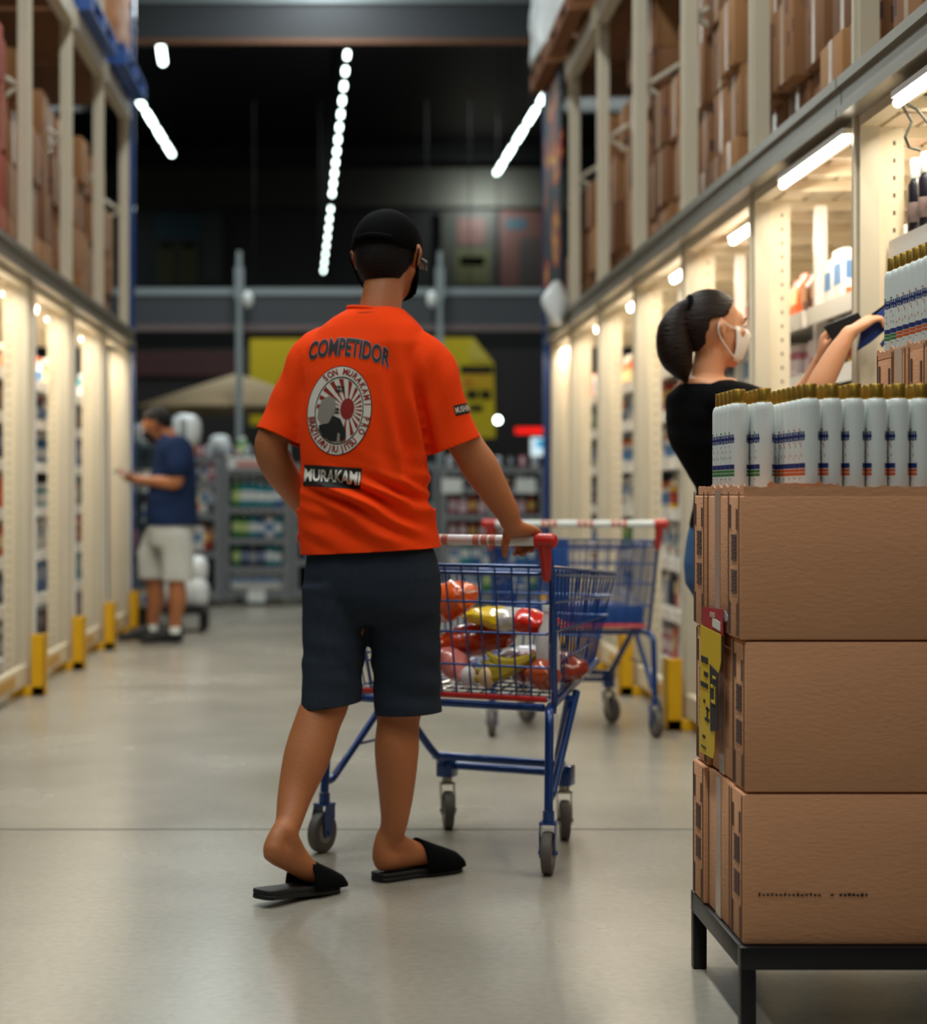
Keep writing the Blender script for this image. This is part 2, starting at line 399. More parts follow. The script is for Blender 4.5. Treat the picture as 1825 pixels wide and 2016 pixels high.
def g_bag():
    t = MB(); rg = []
    for z, a, b in ((0, .045, .035), (.02, .055, .04), (.09, .056, .042), (.15, .052, .028), (.175, .05, .006), (.19, .052, .003)):
        rg.append([Vector((b * math.cos(q) , a * (abs(math.cos(q + math.pi / 2)) ** .6) * math.copysign(1, math.sin(q)), z)) for q in [2 * math.pi * (j + .25) / 16 for j in range(16)]])
    t.rings(rg); t.box((0, 0, .10), (.087, .06, .06), 2); return t
PAL = {'blue': ('2a62a0', 'e8e8e4', 'dfe9f0'), 'teal': ('1f8a96', 'e6eeee', 'f0f4f0'), 'white': ('e4e2dc', 'd06a3a', '5a86b8'), 'red': ('a82e26', 'f0e0c0', 'e8c46a'),
       'green': ('3e7f4a', 'f0f0e0', 'c8d890'), 'orange': ('e0642a', 'f4ead8', 'f6d8a0'), 'brown': ('5e3a28', 'd8c8a8', 'b08058'), 'pink': ('c8788a', 'f0e4e4', 'f4d8dc'),
       'grey': ('5d6068', 'c8c8c8', 'a8b0b8'), 'navy': ('1c2a4e', 'c0ccd8', '8090b0'), 'yellow': ('d8b030', 'e8e0c8', 'b04028')}
KM = {}
def goods_mesh(kind, col):
    if (kind, col) in KM: return KM[(kind, col)]
    a, b, c = PAL[col]
    ms = [mat('g_' + col + '_a', a, .4, var=.15, scale=30), mat('g_' + col + '_b', b, .4), mat('g_' + col + '_c', c, .5, var=.3, scale=60)]
    t = {'bottle': lambda: g_bottle(a, b), 'carton': g_box, 'jar': g_jar, 'pouch': g_bag}[kind]()
    nm = {'bottle': 'product_bottle', 'carton': 'product_carton', 'jar': 'product_jar', 'pouch': 'product_pouch'}[kind]
    o = t.build(nm, ms); KM[(kind, col)] = o.data; bpy.data.objects.remove(o); return KM[(kind, col)]
NM = {'bottle': 'product_bottle', 'carton': 'product_carton', 'jar': 'product_jar', 'pouch': 'product_pouch'}
def goods(side, ys, X, bays, cols, spacing, minlev=None):
    s = 1 if side == 'right' else -1
    for bi in bays:
        n = int(1.26 / spacing[bi])
        for li, z in enumerate(LEV):
            if minlev and li < minlev.get(bi, 0): continue
            k = rnd.choice(('bottle', 'carton', 'jar', 'pouch')); col = rnd.choice(cols)
            for j in range(n):
                if rnd.random() < .3: k = rnd.choice(('bottle', 'carton', 'jar', 'pouch', 'carton'))
                if rnd.random() < .45: col = rnd.choice(cols)
                o = bpy.data.objects.new(NM[k], goods_mesh(k, col)); COL.objects.link(o)
                o.location = (X + s * rnd.uniform(.285, .315), ys[bi] + .13 + j * ((ys[bi + 1] - ys[bi] - .24) / max(1, n - 1)), z)
                q = {'jar': 1.25, 'bottle': 1.1, 'carton': 1.02, 'pouch': .98}[k]; q *= rnd.uniform(.9, 1.08)
                o.scale = (q, q * 1.3 if k in ('carton', 'pouch') else q * 1.15, q); o.rotation_euler = (0, 0, math.pi if s < 0 else 0)
                tag(o, '%s %s %s from near post, %s shelf up, %s %s rack bay' % (col, {'bottle': 'capped bottle', 'carton': 'product carton', 'jar': 'lidded jar', 'pouch': 'sealed pouch'}[k], ORD[j], ORD[li], ORD[bi], side),
                    {'bottle': 'bottle', 'carton': 'carton', 'jar': 'jar', 'pouch': 'pouch'}[k], 'goods on the shelves of the %s rack' % side)
goods('left', LY, XL, range(4), ['blue', 'blue', 'teal', 'navy', 'white', 'grey', 'brown', 'orange', 'blue'], {0: .2, 1: .14, 2: .2, 3: .25})
goods('right', RY, XR, range(1, 7), ['white', 'white', 'grey', 'orange', 'pink', 'red', 'brown', 'green', 'navy', 'white', 'yellow'], {1: .13, 2: .15, 3: .16, 4: .2, 5: .25, 6: .3}, {1: 4, 2: 2})

# dark bottles with white caps high in the nearest right bay
dkb = MB(); dkb.lathe([(.026, 0), (.03, .005), (.03, .15), (.02, .17)], seg=14); dkb.lathe([(.03, .045), (.0305, .046), (.0305, .10), (.03, .101)], seg=14, mi=2, cap=False)
dkc = MB(); dkc.lathe([(.021, .168), (.024, .172), (.024, .222), (.02, .226)], seg=14)
m0 = mat('dark_bottle', '14121c', .3, coat=.4); m1 = mat('muted_label', '6a5a58', .6, var=.6, scale=40); cb = mat('blue_band', '2a78b8', .4)
first = None
for j in range(12):
    for k in range(2):
        loc = (XR + .14 + k * .07, 5.28 - j * .1, 1.735)
        if first is None:
            first = dkb.build('dark_bottle', [m0, cb, m1]); part(dkc, 'white_cap', white, first); first.location = loc; o = first
        else: o = dup(first, loc)
        tag(o, 'dark white-capped bottle %s from the post, %s row, high in nearest right bay' % (ORD[j], ORD[k]), 'bottle', 'dark bottles with white caps')
m = MB(); m.box((XR + .26, 4.72, 1.725), (.36, 1.28, .018)); m.box((XR + .085, 4.72, 1.715), (.01, 1.28, .05))
tag(m.build('bottle_shelf', whitem), 'white shelf board under the dark bottles in the nearest right bay', 'shelf')
first = None
for j in range(6):
    t = MB(); t.box((0, 0, .07), (.14, .19, .14), 0, bev=.003); t.box((-.0705, 0, .08), (.001, .14, .06), 1)
    o = t.build('gift_carton', [mat('taupe_carton', '8a746c', .6, var=.4, scale=20), white]); o.location = (XR + .2, 5.22 - j * .205, 1.53)
    tag(o, 'taupe printed carton below the dark bottles, %s from the post' % ORD[j], 'carton', 'taupe cartons in the nearest right bay')
m = MB(); m.box((XR + .26, 4.72, 1.52), (.3, 1.28, .018)); tag(m.build('carton_shelf', whitem), 'white shelf board under the taupe cartons in the nearest right bay', 'shelf')

# larger things on the top shelf of the second bay
t = MB(); t.box((0, 0, .1), (.13, .24, .2), 0, bev=.02); t.box((-.066, 0, .11), (.002, .15, .1), 1)
o = t.build('orange_pack', [mat('orange_film', 'f0602a', .4, var=.2), mat('peach_film', 'f4b088', .5)]); o.location = (XR + .42, 5.98, 1.7)
tag(o, 'large orange pack on the top shelf beside the near upright of the second right bay', 'pack')
t = MB(); t.lathe([(.04, 0), (.045, .01), (.045, .12), (.018, .17), (.018, .2)], seg=16, mi=0); t.box((-.02, 0, .205), (.08, .03, .03), 1)
o = t.build('spray_bottle', [white, mat('salmon_trigger', 'e8785a', .5)]); o.location = (XR + .34, 6.35, 1.68)
tag(o, 'white spray bottle with salmon trigger on the top shelf of the second right bay', 'bottle')

# ------------------------------------------------------------------ end panel and things at the end of the racks
def banner_mat():
    m = bpy.data.materials.new('colourful_banner'); m.use_nodes = True; nt = m.node_tree; N = nt.nodes; L = nt.links; p = N['Principled BSDF']
    tc = N.new('ShaderNodeTexCoord'); n = N.new('ShaderNodeTexNoise'); n.inputs['Scale'].default_value = 3.2; n.inputs['Detail'].default_value = 1
    L.new(tc.outputs['Object'], n.inputs['Vector']); r = N.new('ShaderNodeValToRGB'); e = r.color_ramp
    e.interpolation = 'CONSTANT'; e.elements[0].color = srgb('1c2430') + (1,); e.elements[1].position = .5; e.elements[1].color = srgb('7a2a1a') + (1,)
    for ps, c in ((.54, 'c8641e'), (.58, '8a1e18'), (.61, 'd8a020'), (.66, '22406a')): x = e.elements.new(ps); x.color = srgb(c) + (1,)
    L.new(n.outputs[0], r.inputs[0]); L.new(r.outputs[0], p.inputs['Base Color']); return m
m = MB(); m.box((XR - .055, 12.98, 3.28), (.02, .98, 1.66)); 
o = m.build('side_banner', [banner_mat()]); tag(o, 'tall colourful fruit-toned banner on the far end of the right rack', 'banner')
for (x, y, lab) in ((XR - .03, 13.66, 'blue steel corner post at the far end of the right rack'), (XL + .02, 13.9, 'blue steel corner post at the far end of the left rack')):
    m = MB(); m.box((x, y, 2.8), (.05, .05, 5.6)); m.box((x, y, .006), (.12, .12, .012)); tag(m.build('corner_post', blueM), lab, 'post')
m = MB(); rg = []
for k in range(9):
    z = k / 8; rr_ = .15 * math.sin(math.pi * (0.12 + .8 * z)) + .02
    rg.append([Vector((XR - .12 + .5 * rr_ * math.cos(a) * (1 + .2 * math.sin(3 * a + k)), 12.2 + .12 * math.sin(a), 2.12 + .27 * z)) for a in [2 * math.pi * j / 14 for j in range(14)]])
m.rings(rg); tag(m.build('hanging_bag', clear), 'pale wrapped bag hanging at the far end of the right rack', 'bag')
# pallets on the upper level
def pallet(x, y, z, mt, label, w=1.0, l=1.2):
    m = MB()
    for k in range(5): m.box((x - w / 2 + .07 + k * (w - .14) / 4, y, z + .13), (.12, l, .02))
    for k in range(3): m.box((x, y - l / 2 + .06 + k * (l - .12) / 2, z + .06), (w, .1, .1))
    for k in range(3): m.box((x - w / 2 + .05 + k * (w - .1) / 2, y, z + .008), (.1, l, .016))
    return tag(m.build('pallet', mt), label, 'pallet', 'pallets on the upper rack level')
pallet(XL - .35, 13.1, 3.88, blueP, 'blue pallet on the upper level at the far end of the left rack')
pallet(XL - .39, 11.7, 3.88, blueP, 'blue pallet on the upper level of the third left bay')
pallet(XR + .33, 12.95, 3.88, brownw, 'brown pallet on the upper level at the far end of the right rack', 1.0, .96)
pallet(XR + .33, 11.7, 3.88, brownw, 'brown pallet on the upper level of the sixth right bay')
pallet(XR + .33, 10.3, 3.88, brownw, 'brown pallet on the upper level of the fifth right bay')
def wrapped(x, y, z, w, l, h, mt, label):
    m = MB(); rg = []
    for k in range(10):
        t = k / 9; q = 1 - .25 * max(0, t - .8) * 5 * .3
        rg.append([Vector((x + (w / 2) * q * math.copysign(abs(math.cos(a)) ** .35, math.cos(a)) * (1 + .04 * math.sin(7 * a + k * 2)), y + (l / 2) * q * math.copysign(abs(math.sin(a)) ** .35, math.sin(a)), z + h * t)) for a in [2 * math.pi * (j + .5) / 28 for j in range(28)]])
    m.rings(rg); return tag(m.build('wrapped_load', mt), label, 'load', 'wrapped loads on the pallets')
wrapped(XL - .38, 13.1, 4.025, .9, 1.0, .8, mat('orange_load', '9a6a48', .5, var=.5, scale=6), 'film-wrapped brown load on the blue pallet at the end of the left rack')
wrapped(XR + .3, 12.95, 4.025, .98, .92, .8, clear, 'pale film-wrapped load on the brown pallet at the end of the right rack')
wrapped(XR + .36, 11.7, 4.025, .85, 1.0, .8, mat('brown_load', '6a4a30', .6, var=.4, scale=5), 'film-wrapped brown load on the pallet of the sixth right bay')

# ------------------------------------------------------------------ far hall: fascias, posts, posters, lamps, lamp reflections
D = 18.0
def fas(name, y0, y1, x0, x1, d, mt, thick=.12):
    a, b = W(x0, y0, d), W(x1, y1, d); m = MB(); m.box(((a.x + b.x) / 2, d, (a.z + b.z) / 2), (abs(b.x - a.x), thick, abs(a.z - b.z))); return m.build(name, mt)
r = empty('fascia_sign', (0, D, 5.3)); tag(r, 'long dark grey fascia at the top of the far hall', 'fascia')
setp(fas('panel', 8, 78, -300, 2100, D, greyp), r); setp(fas('lower_trim', 78, 88, -300, 2100, D - .03, copper, .1), r); setp(fas('top_rail', -4, 8, -300, 2100, D - .03, railm, .1), r)
r = empty('fascia_sign', (0, D, 2.8)); tag(r, 'long dark grey fascia at door height across the far hall', 'fascia')
setp(fas('panel', 580, 640, -300, 2100, D, greyp), r); setp(fas('lower_trim', 640, 652, -300, 2100, D - .03, mat('mauve_trim', '6b5f5f', .5), .1), r); setp(fas('top_rail', 568, 582, -300, 2100, D - .03, railm, .1), r)
for px, lab in ((471, 'slim grey post left of the person in orange, in front of the fascia'), (866, 'slim grey post right of the person in orange, in front of the fascia')):
    a = W(px, 495, D - .3); r = empty('sign_post', (a.x, a.y, 0)); tag(r, lab, 'post', 'slim posts before the fascia')
    m = MB(); m.box((a.x, a.y, 2.62 / 2 ), (.06, .06, 2.62), 0); m.build('shaft', railm, r)
    m = MB(); m.box((a.x, a.y, (2.62 + a.z) / 2), (.045, .045, a.z - 2.62)); m.box((a.x, a.y, 3.0), (.085, .05, .3)); m.build('top_section', railm, r)
    b = W(px + (17 if px < 600 else -16), 590, D - .3); m = MB(); m.ell((b.x, b.y - .02, b.z), (.05, .04, .08)); m.build('bracket_knob', white, r)
r = None
a = W(1081, 650, 14.3); m = MB(); m.box((a.x, a.y, 1.14), (.05, .06, 2.28)); m.box((a.x, a.y, .01), (.14, .14, .02)); tag(m.build('copper_post', copper), 'brown post beside the far end of the right rack', 'post')
# glowing tubes added in place of lamp reflections in dark glass
def lamp_reflection(a, b, rad, label):
    m = MB(); m.tube([a, b], rad, 8); o = m.build('lamp_reflection', reflm); tag(o, label, 'lamp', 'reflected lamp rows of the far hall')
    m = MB(); c = (a + b) / 2; m.tube([c + Vector((0, 0, rad)), Vector((c.x, c.y, 6.85))], .006, 5); setp(m.build('hanger', blackm), o)
def row(p0, d0, p1, d1, n, rad, gap, desc):
    A, B = W(*p0, d0), W(*p1, d1)
    for i in range(n):
        lamp_reflection(A.lerp(B, (i + gap) / n), A.lerp(B, (i + 1 - gap) / n), rad, 'glowing lamp-reflection tube, %s of the %s' % (ORD[i] if i < 12 else 'one far along', desc))
row((685, 92), 18.6, (653, 390), 25, 12, .022, .36, 'middle row of the far hall')
row((652, 402), 25.4, (636, 540), 29, 8, .018, .38, 'middle row, lower stretch, of the far hall')
row((262, 178), 19.5, (341, 308), 24, 4, .03, .17, 'left row of the far hall')
row((1086, 165), 19.5, (975, 345), 25, 5, .03, .17, 'right row of the far hall')
row((316, 88), 18.7, (321, 124), 19.6, 1, .035, .05, 'short left stretch of the far hall')
area('poster_fill_light', (W(975, 340, 29).x, 30.6, W(975, 350, 29).z), (R(60), 0, 0), .3, .3, 25, (.95, 1, .95))
for x_ in (-5.0, 4.0): area('poster_fill_light', (x_, 29.4, 6.6), (R(-20), 0, 0), 1.5, .3, 40, (.9, 1, .97))  # added fill lights, no real lamps, to brighten the far wall posters
# far wall dressing
def poster(x0, y0, x1, y1, d, mt, label, cells=()):
    a, b = W(x0, y0, d), W(x1, y1, d); r = MB(); r.box(((a.x + b.x) / 2, d, (a.z + b.z) / 2), (b.x - a.x, .05, a.z - b.z))
    for (u0, v0, u1, v1, mi) in cells:
        r.box((a.x + (b.x - a.x) * (u0 + u1) / 2, d - .028, a.z - (a.z - b.z) * (v0 + v1) / 2), ((b.x - a.x) * (u1 - u0), .008, (a.z - b.z) * (v1 - v0)), mi)
    return tag(r.build('wall_poster', mt), label, 'poster')
DW = 31.4
pa = mat('dim_teal_print', '1c3a44', .6); pb = mat('dim_olive_print', '3c3e1c', .6); pc = mat('dim_grey_print', '343c3a', .6); pd = mat('dim_brown_print', '4a2a24', .6); pe = mat('dim_dark_print', '2a2422', .6)
poster(256, 412, 440, 566, DW, [mat('dim_slate', '20282a', .6), pa, pb, pe, pc], 'dim teal and green poster with two figures on the far wall, left',
       [(.27, .05, .78, .38, 1), (.3, .45, .48, .95, 2), (.53, .45, .72, .95, 2), (.33, .38, .45, .5, 3), (.56, .38, .68, .5, 3), (.8, .05, .98, .9, 4)])
poster(868, 415, 975, 566, DW, [mat('dim_olive_wall', '22261e', .6), pb, pe, pd], 'dim green poster on the far wall right of the capped head', [(.25, .5, .9, .95, 1), (.3, .1, .8, .45, 3), (.35, .6, .8, .72, 2)])
poster(985, 415, 1088, 566, DW, [pd, pe, pa, pc], 'dim reddish poster with an arch on the far wall, right', [(.35, .35, .75, .98, 1), (.1, .1, .5, .25, 2), (.85, .1, .95, .95, 3)])
a, b = W(250, 332, DW), W(1100, 408, DW); m = MB(); m.box((0, DW, (a.z + b.z) / 2), (15.8, .1, a.z - b.z)); struct(m.build('trim_4', mat('grey_band', '45463f', .7, var=.2, scale=2)))
# dark shopfront below the fascia
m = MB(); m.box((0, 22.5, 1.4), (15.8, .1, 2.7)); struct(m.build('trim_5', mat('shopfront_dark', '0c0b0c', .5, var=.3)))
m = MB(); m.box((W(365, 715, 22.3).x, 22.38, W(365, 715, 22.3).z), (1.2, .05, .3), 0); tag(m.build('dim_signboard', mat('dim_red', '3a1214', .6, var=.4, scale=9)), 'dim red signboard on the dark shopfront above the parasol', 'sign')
# yellow banners
def flat(poly, d, mt, name, th=.02, parent=None, bend=0):
    m = MB(); P = [W(x, y, d) for x, y in poly]; m.prism([(p.x, p.z) for p in P], 1, d - th / 2, d + th / 2); return m.build(name, mt, parent)
o = flat([(492, 667), (640, 667), (640, 838), (492, 838)], 20, ylwp, 'yellow_banner'); tag(o, 'yellow banner with black wedge, left of the person in orange', 'banner')
setp(flat([(545, 757), (560, 735), (575, 726), (600, 700), (625, 700), (625, 757)], 19.985, black, 'black_wedge', .01), o)
m = MB(); 
for x in (500, 630): p = W(x, 668, 20); m.tube([p, (p.x, 20, 5.2)], .006, 5)
setp(m.build('hanging_wire', blackm), o)
o = flat([(830, 665), (932, 665), (972, 715), (975, 862), (830, 862)], 20, ylwp, 'yellow_banner'); tag(o, 'yellow banner with cut corner and black print, right of the person in orange', 'banner')
setp(flat([(925, 668), (932, 668), (968, 714), (925, 708)], 19.985, mat('pale_yellow', 'c9b94a', .6), 'folded_corner', .012), o)
for (x0, y0, x1, y1) in ((906, 720, 970, 735), (918, 769, 940, 785), (945, 769, 966, 785), (924, 797, 950, 809)):
    setp(flat([(x0, y0), (x1, y0), (x1, y1), (x0, y1)], 19.985, black, 'printed_line', .012), o)
setp(flat([(912, 747), (930, 747), (930, 759), (912, 759)], 19.985, mat('orange_line', 'c87814', .6), 'printed_line', .012), o)
setp(flat([(912, 737), (968, 737), (968, 766), (912, 766)], 19.989, mat('amber_panel', 'c8a010', .6), 'amber_panel', .008), o)
m = MB()
for x in (840, 925): p = W(x, 668, 20); m.tube([p, (p.x, 20, 5.2)], .006, 5)
setp(m.build('hanging_wire', blackm), o)
# round lamp, red light bar, screen
p = W(980, 827, 21); m = MB(); m.ell(p, (.035, .035, .035)); o = m.build('round_lamp', mat('round_lamp_glow', 'eafff8', .4, emit=14, var=.01)); tag(o, 'small round lit white lamp right of the yellow banner', 'lamp')
m = MB(); m.tube([p + Vector((0, 0, .05)), (p.x, p.y, 5.5)], .006, 5); setp(m.build('hanger', blackm), o)
p = W(1043, 848, 19); m = MB(); m.box(p, (.29, .05, .065)); o = m.build('red_light_bar', mat('red_glow', 'e0140c', .4, emit=1.1)); tag(o, 'glowing red bar sign near the far end of the right rack', 'sign')
m = MB(); m.box((p.x, p.y + .04, p.z / 2), (.03, .03, p.z)); setp(m.build('stand', blackm), o)
p = W(1058, 880, 19); m = MB(); m.box((p.x, 18.9, p.z), (.15, .04, .18), 0); m.box((p.x + .02, 18.875, p.z + .03), (.09, .01, .08), 1); o = m.build('display_screen', [mat('screen_white', 'cfe4ea', .4, emit=.9), mat('screen_blue', '2a9ac8', .4, emit=.8)]); tag(o, 'small bright blue and white screen under the red bar sign', 'screen')
m = MB(); m.box((p.x, 18.94, p.z / 2), (.03, .03, p.z)); setp(m.build('stand', blackm), o)
# parasol
pk = W(466, 735, 18.9); ed = W(466, 800, 18.9); r = empty('parasol', (pk.x, pk.y, 0)); tag(r, 'beige market parasol standing open in the far hall', 'parasol')
m = MB(); n = 8; hw = 1.02; c0 = Vector((pk.x, pk.y, pk.z))
rim = [Vector((pk.x + hw * math.cos(2 * math.pi * (k + .5) / n), pk.y + hw * math.sin(2 * math.pi * (k + .5) / n), ed.z)) for k in range(n)]
m.add([c0] + rim, [(0, 1 + k, 1 + (k + 1) % n) for k in range(n)]); m.add(rim + [v - Vector((0, 0, .05)) for v in rim], [(k, (k + 1) % n, n + (k + 1) % n, n + k) for k in range(n)])
o = m.build('canopy', beige, r); sm = o.modifiers.new('thick', 'SOLIDIFY'); sm.thickness = .008
m = MB(); m.tube([(pk.x, pk.y, 0.03), (pk.x, pk.y, pk.z - .01)], .02, 10); m.build('pole', railm, r)
m = MB(); m.lathe([(.25, 0), (.25, .04), (.06, .08), (.03, .2)], (pk.x, pk.y, 0)); m.build('base', greysh, r)
m = MB(); [m.tube([c0 - Vector((0, 0, .05)), v - Vector((0, 0, .02))], .008, 5) for v in rim]; m.build('rib', railm, r)

# far gondolas
def gondola(x0, x1, d, z1, levels, label, depth=.4):
    xa, xb = (x0 - PX) * d / F, (x1 - PX) * d / F; r = empty('shelf_unit', ((xa + xb) / 2, d, 0)); tag(r, label, 'shelf unit', 'grey shelf units of the far hall')
    for x in (xa + .03, xb - .03):
        m = MB(); m.box((x, d + .03, z1 / 2 + .03), (.06, .06, z1 - .06)); m.build('post', greysh, r)
    m = MB(); m.box(((xa + xb) / 2, d + depth, z1 / 2 + .03), (xb - xa, .03, z1 - .08)); m.build('back_panel', black, r)
    for z in list(levels) + [z1]:
        m = MB(); m.box(((xa + xb) / 2, d + depth / 2, z - .02), (xb - xa - .12, depth - .02, .03)); m.box(((xa + xb) / 2, d + .01, z - .03), (xb - xa - .12, .015, .055)); m.build('shelf', greysh, r)
    for x in (xa + .12, (xa + xb) / 2 + .12, xb - .12):
        m = MB(); m.lathe([(.025, -.02), (.03, -.018), (.03, .018), (.025, .02)], (x, d + .05, .03), rot=Matrix.Rotation(R(90), 3, 'Y')); m.build('caster', rubber, r)
    return xa, xb, r
def far_goods(xa, xb, d, z, n, kinds, cols, where, sc_=1.0, flip=False):
    for j in range(n):
        k = kinds[j % len(kinds)]; c = cols[j % len(cols)] if not flip else rnd.choice(cols)
        o = bpy.data.objects.new(NM[k], goods_mesh(k, c)); COL.objects.link(o); s = sc_ * rnd.uniform(.93, 1.05)
        o.location = (xa + (xb - xa) * (j + .5) / n, d + .1 + rnd.uniform(0, .03), z); o.scale = (s, s, s); o.rotation_euler = (0, 0, R(90))
        tag(o, '%s %s, %s from left %s' % (c, {'bottle': 'capped bottle', 'carton': 'product carton', 'jar': 'lidded jar', 'pouch': 'sealed pouch'}[k], ORD[j], where), k, 'goods %s' % where)
d1 = 17.1
xa, xb, g1 = gondola(438, 572, d1, 1.36, (.14, .36, .62, .90, 1.24), 'grey shelf unit of green and teal bottles left of the person in orange')
far_goods(xa + .08, xb - .08, d1, .905, 6, ['bottle'], ['green', 'teal', 'teal', 'teal', 'teal', 'blue'], 'on the upper shelf of the green bottle unit', 1.35)
far_goods(xa + .08, xb - .08, d1, .625, 6, ['bottle'], ['green', 'green', 'teal', 'blue', 'white', 'teal'], 'on the middle shelf of the green bottle unit', 1.3)
far_goods(xa + .08, xb - .08, d1, .365, 6, ['bottle'], ['green', 'navy', 'grey', 'navy', 'teal', 'teal'], 'on the lower shelf of the green bottle unit', 1.2)
far_goods(xa + .08, xb - .08, d1, .145, 7, ['pouch'], ['white'], 'on the bottom shelf of the green bottle unit', .9)
m = MB(); m.box(((xa + xb) / 2, d1 - .01, 1.30), (xb - xa - .1, .02, .11)); m.box(((xa + xb) / 2, d1 - .024, 1.29), (xb - xa - .25, .006, .05), 1); m.build('header_strip', [white, mat('pale_red_print', 'c87a72', .6, var=.4, scale=60)], g1)
m = MB(); m.box(((xa + xb) / 2, d1 - .01, .09), (.16, .01, .11)); m.build('price_card', white, g1)
far_goods(xa, xb, d1, 1.365, 7, ['carton', 'jar'], ['white', 'pink', 'white', 'grey'], 'on top of the green bottle unit', .55)
o = bpy.data.objects.new('product_bottle', goods_mesh('bottle', 'green')); COL.objects.link(o); o.location = (W(474, 870, d1).x, d1 + .2, 1.365); o.scale = (1.9, 1.9, .95)
tag(o, 'squat green bottle standing on top of the green bottle unit beside the post', 'bottle')
xa, xb, g = gondola(352, 436, d1 - .2, 1.36, (.14, .5, .84, 1.14), 'grey shelf unit of mixed goods behind the person in navy')
far_goods(xa + .06, xb - .06, d1 - .2, 1.145, 4, ['carton'], ['white', 'grey', 'white', 'pink'], 'on the top shelf of the mixed goods unit', .9)
far_goods(xa + .06, xb - .06, d1 - .2, .845, 4, ['carton', 'pouch'], ['yellow', 'orange', 'white', 'grey'], 'on the second shelf of the mixed goods unit', 1.3)
far_goods(xa + .06, xb - .06, d1 - .2, .505, 4, ['pouch', 'carton'], ['yellow', 'white', 'red', 'brown'], 'on the third shelf of the mixed goods unit', 1.25)
far_goods(xa + .02, xb - .02, d1 - .2, 1.365, 5, ['carton'], ['white', 'orange', 'pink', 'white', 'grey'], 'on top of the mixed goods unit', .5)
xa, xb, g = gondola(866, 1076, d1 - .3, 1.26, (.14, .38, .62, .84, 1.08), 'grey shelf unit of pink and white goods behind the carts')
far_goods(xa + .08, xb - .08, d1 - .3, .845, 9, ['bottle', 'jar'], ['pink', 'pink', 'red', 'pink', 'white', 'brown'], 'on the upper shelf of the pink goods unit', 1.1)
far_goods(xa + .08, xb - .08, d1 - .3, .625, 9, ['bottle'], ['pink', 'pink', 'red', 'pink', 'red', 'pink'], 'on the middle shelf of the pink goods unit', .95)
far_goods(xa + .08, xb - .08, d1 - .3, .385, 8, ['carton', 'carton'], ['white', 'teal', 'blue', 'white', 'white'], 'on the lower shelf of the pink goods unit', 1.05)
far_goods(xa + .08, xb - .08, d1 - .3, .145, 8, ['carton'], ['blue', 'white', 'white', 'green'], 'on the bottom shelf of the pink goods unit', 1.05)
far_goods(xa + .04, xb - .04, d1 - .3, 1.265, 8, ['carton'], ['white', 'grey', 'pink', 'white'], 'on top of the pink goods unit', .5)
far_goods(xa + .08, xb - .08, d1 - .3, 1.085, 8, ['carton', 'jar'], ['white', 'grey', 'brown'], 'on the second shelf of the pink goods unit', .75)
for x in (890, 975, 1035):
    m = MB(); p = W(x, 905, d1 - .32); m.box((p.x, p.y, 1.28 - .19), (.18, .012, .13)); m.build('price_card', white, g)
xa, xb, g = gondola(574, 864, d1 + .1, 1.3, (.14, .42, .68, .94), 'grey shelf unit hidden mostly behind the person in orange')
far_goods(xa + .08, xa + .5, d1 + .1, .42, 3, ['bottle'], ['blue', 'white', 'teal'], 'on the lower shelf of the partly hidden unit', 1.2)
far_goods(xa + .08, xa + .5, d1 + .1, .68, 3, ['bottle'], ['green', 'navy', 'grey'], 'on the middle shelf of the partly hidden unit', 1.2)
far_goods(xa + .08, xa + .5, d1 + .1, 1.305, 3, ['pouch', 'carton'], ['yellow', 'white', 'yellow'], 'on top of the partly hidden unit', .8)
# big pale packs behind the person in navy
def soft(c, rad, mt, name, label, cat, rot=None, wob=.08, ex=.6, grp=None, seed=1):
    m = MB(); rg = []
    for i in range(11):
        t = min(max(i / 10, .02), .98); cz = -math.cos(math.pi * t); sr = math.sin(math.pi * t) ** ex
        ring = []
        for j in range(22):
            a = 2 * math.pi * j / 22
            v = Vector((sr * math.copysign(abs(math.cos(a)) ** ex, math.cos(a)), sr * math.copysign(abs(math.sin(a)) ** ex, math.sin(a)), math.copysign(abs(cz) ** .8, cz)))
            v *= 1 + wob * noise.noise(v * 2.2 + Vector((seed, seed * 2, 0)))
            v = Vector((v.x * rad[0], v.y * rad[1], v.z * rad[2])); ring.append(Vector(c) + (rot @ v if rot else v))
        rg.append(ring)
    m.rings(rg); o = m.build(name, mt); tag(o, label, cat, grp); return o
p = W(362, 838, 14.7)
soft((p.x, 14.9, 1.52), (.12, .14, .13), clear, 'wrapped_pack', 'large pale wrapped pack beside the head of the person in navy', 'pack', seed=3)
p = W(427, 850, 17.2); soft((p.x, 17.55, 1.47), (.1, .1, .1), clear, 'wrapped_pack', 'small pale wrapped pack on the mixed goods unit', 'pack', seed=5)
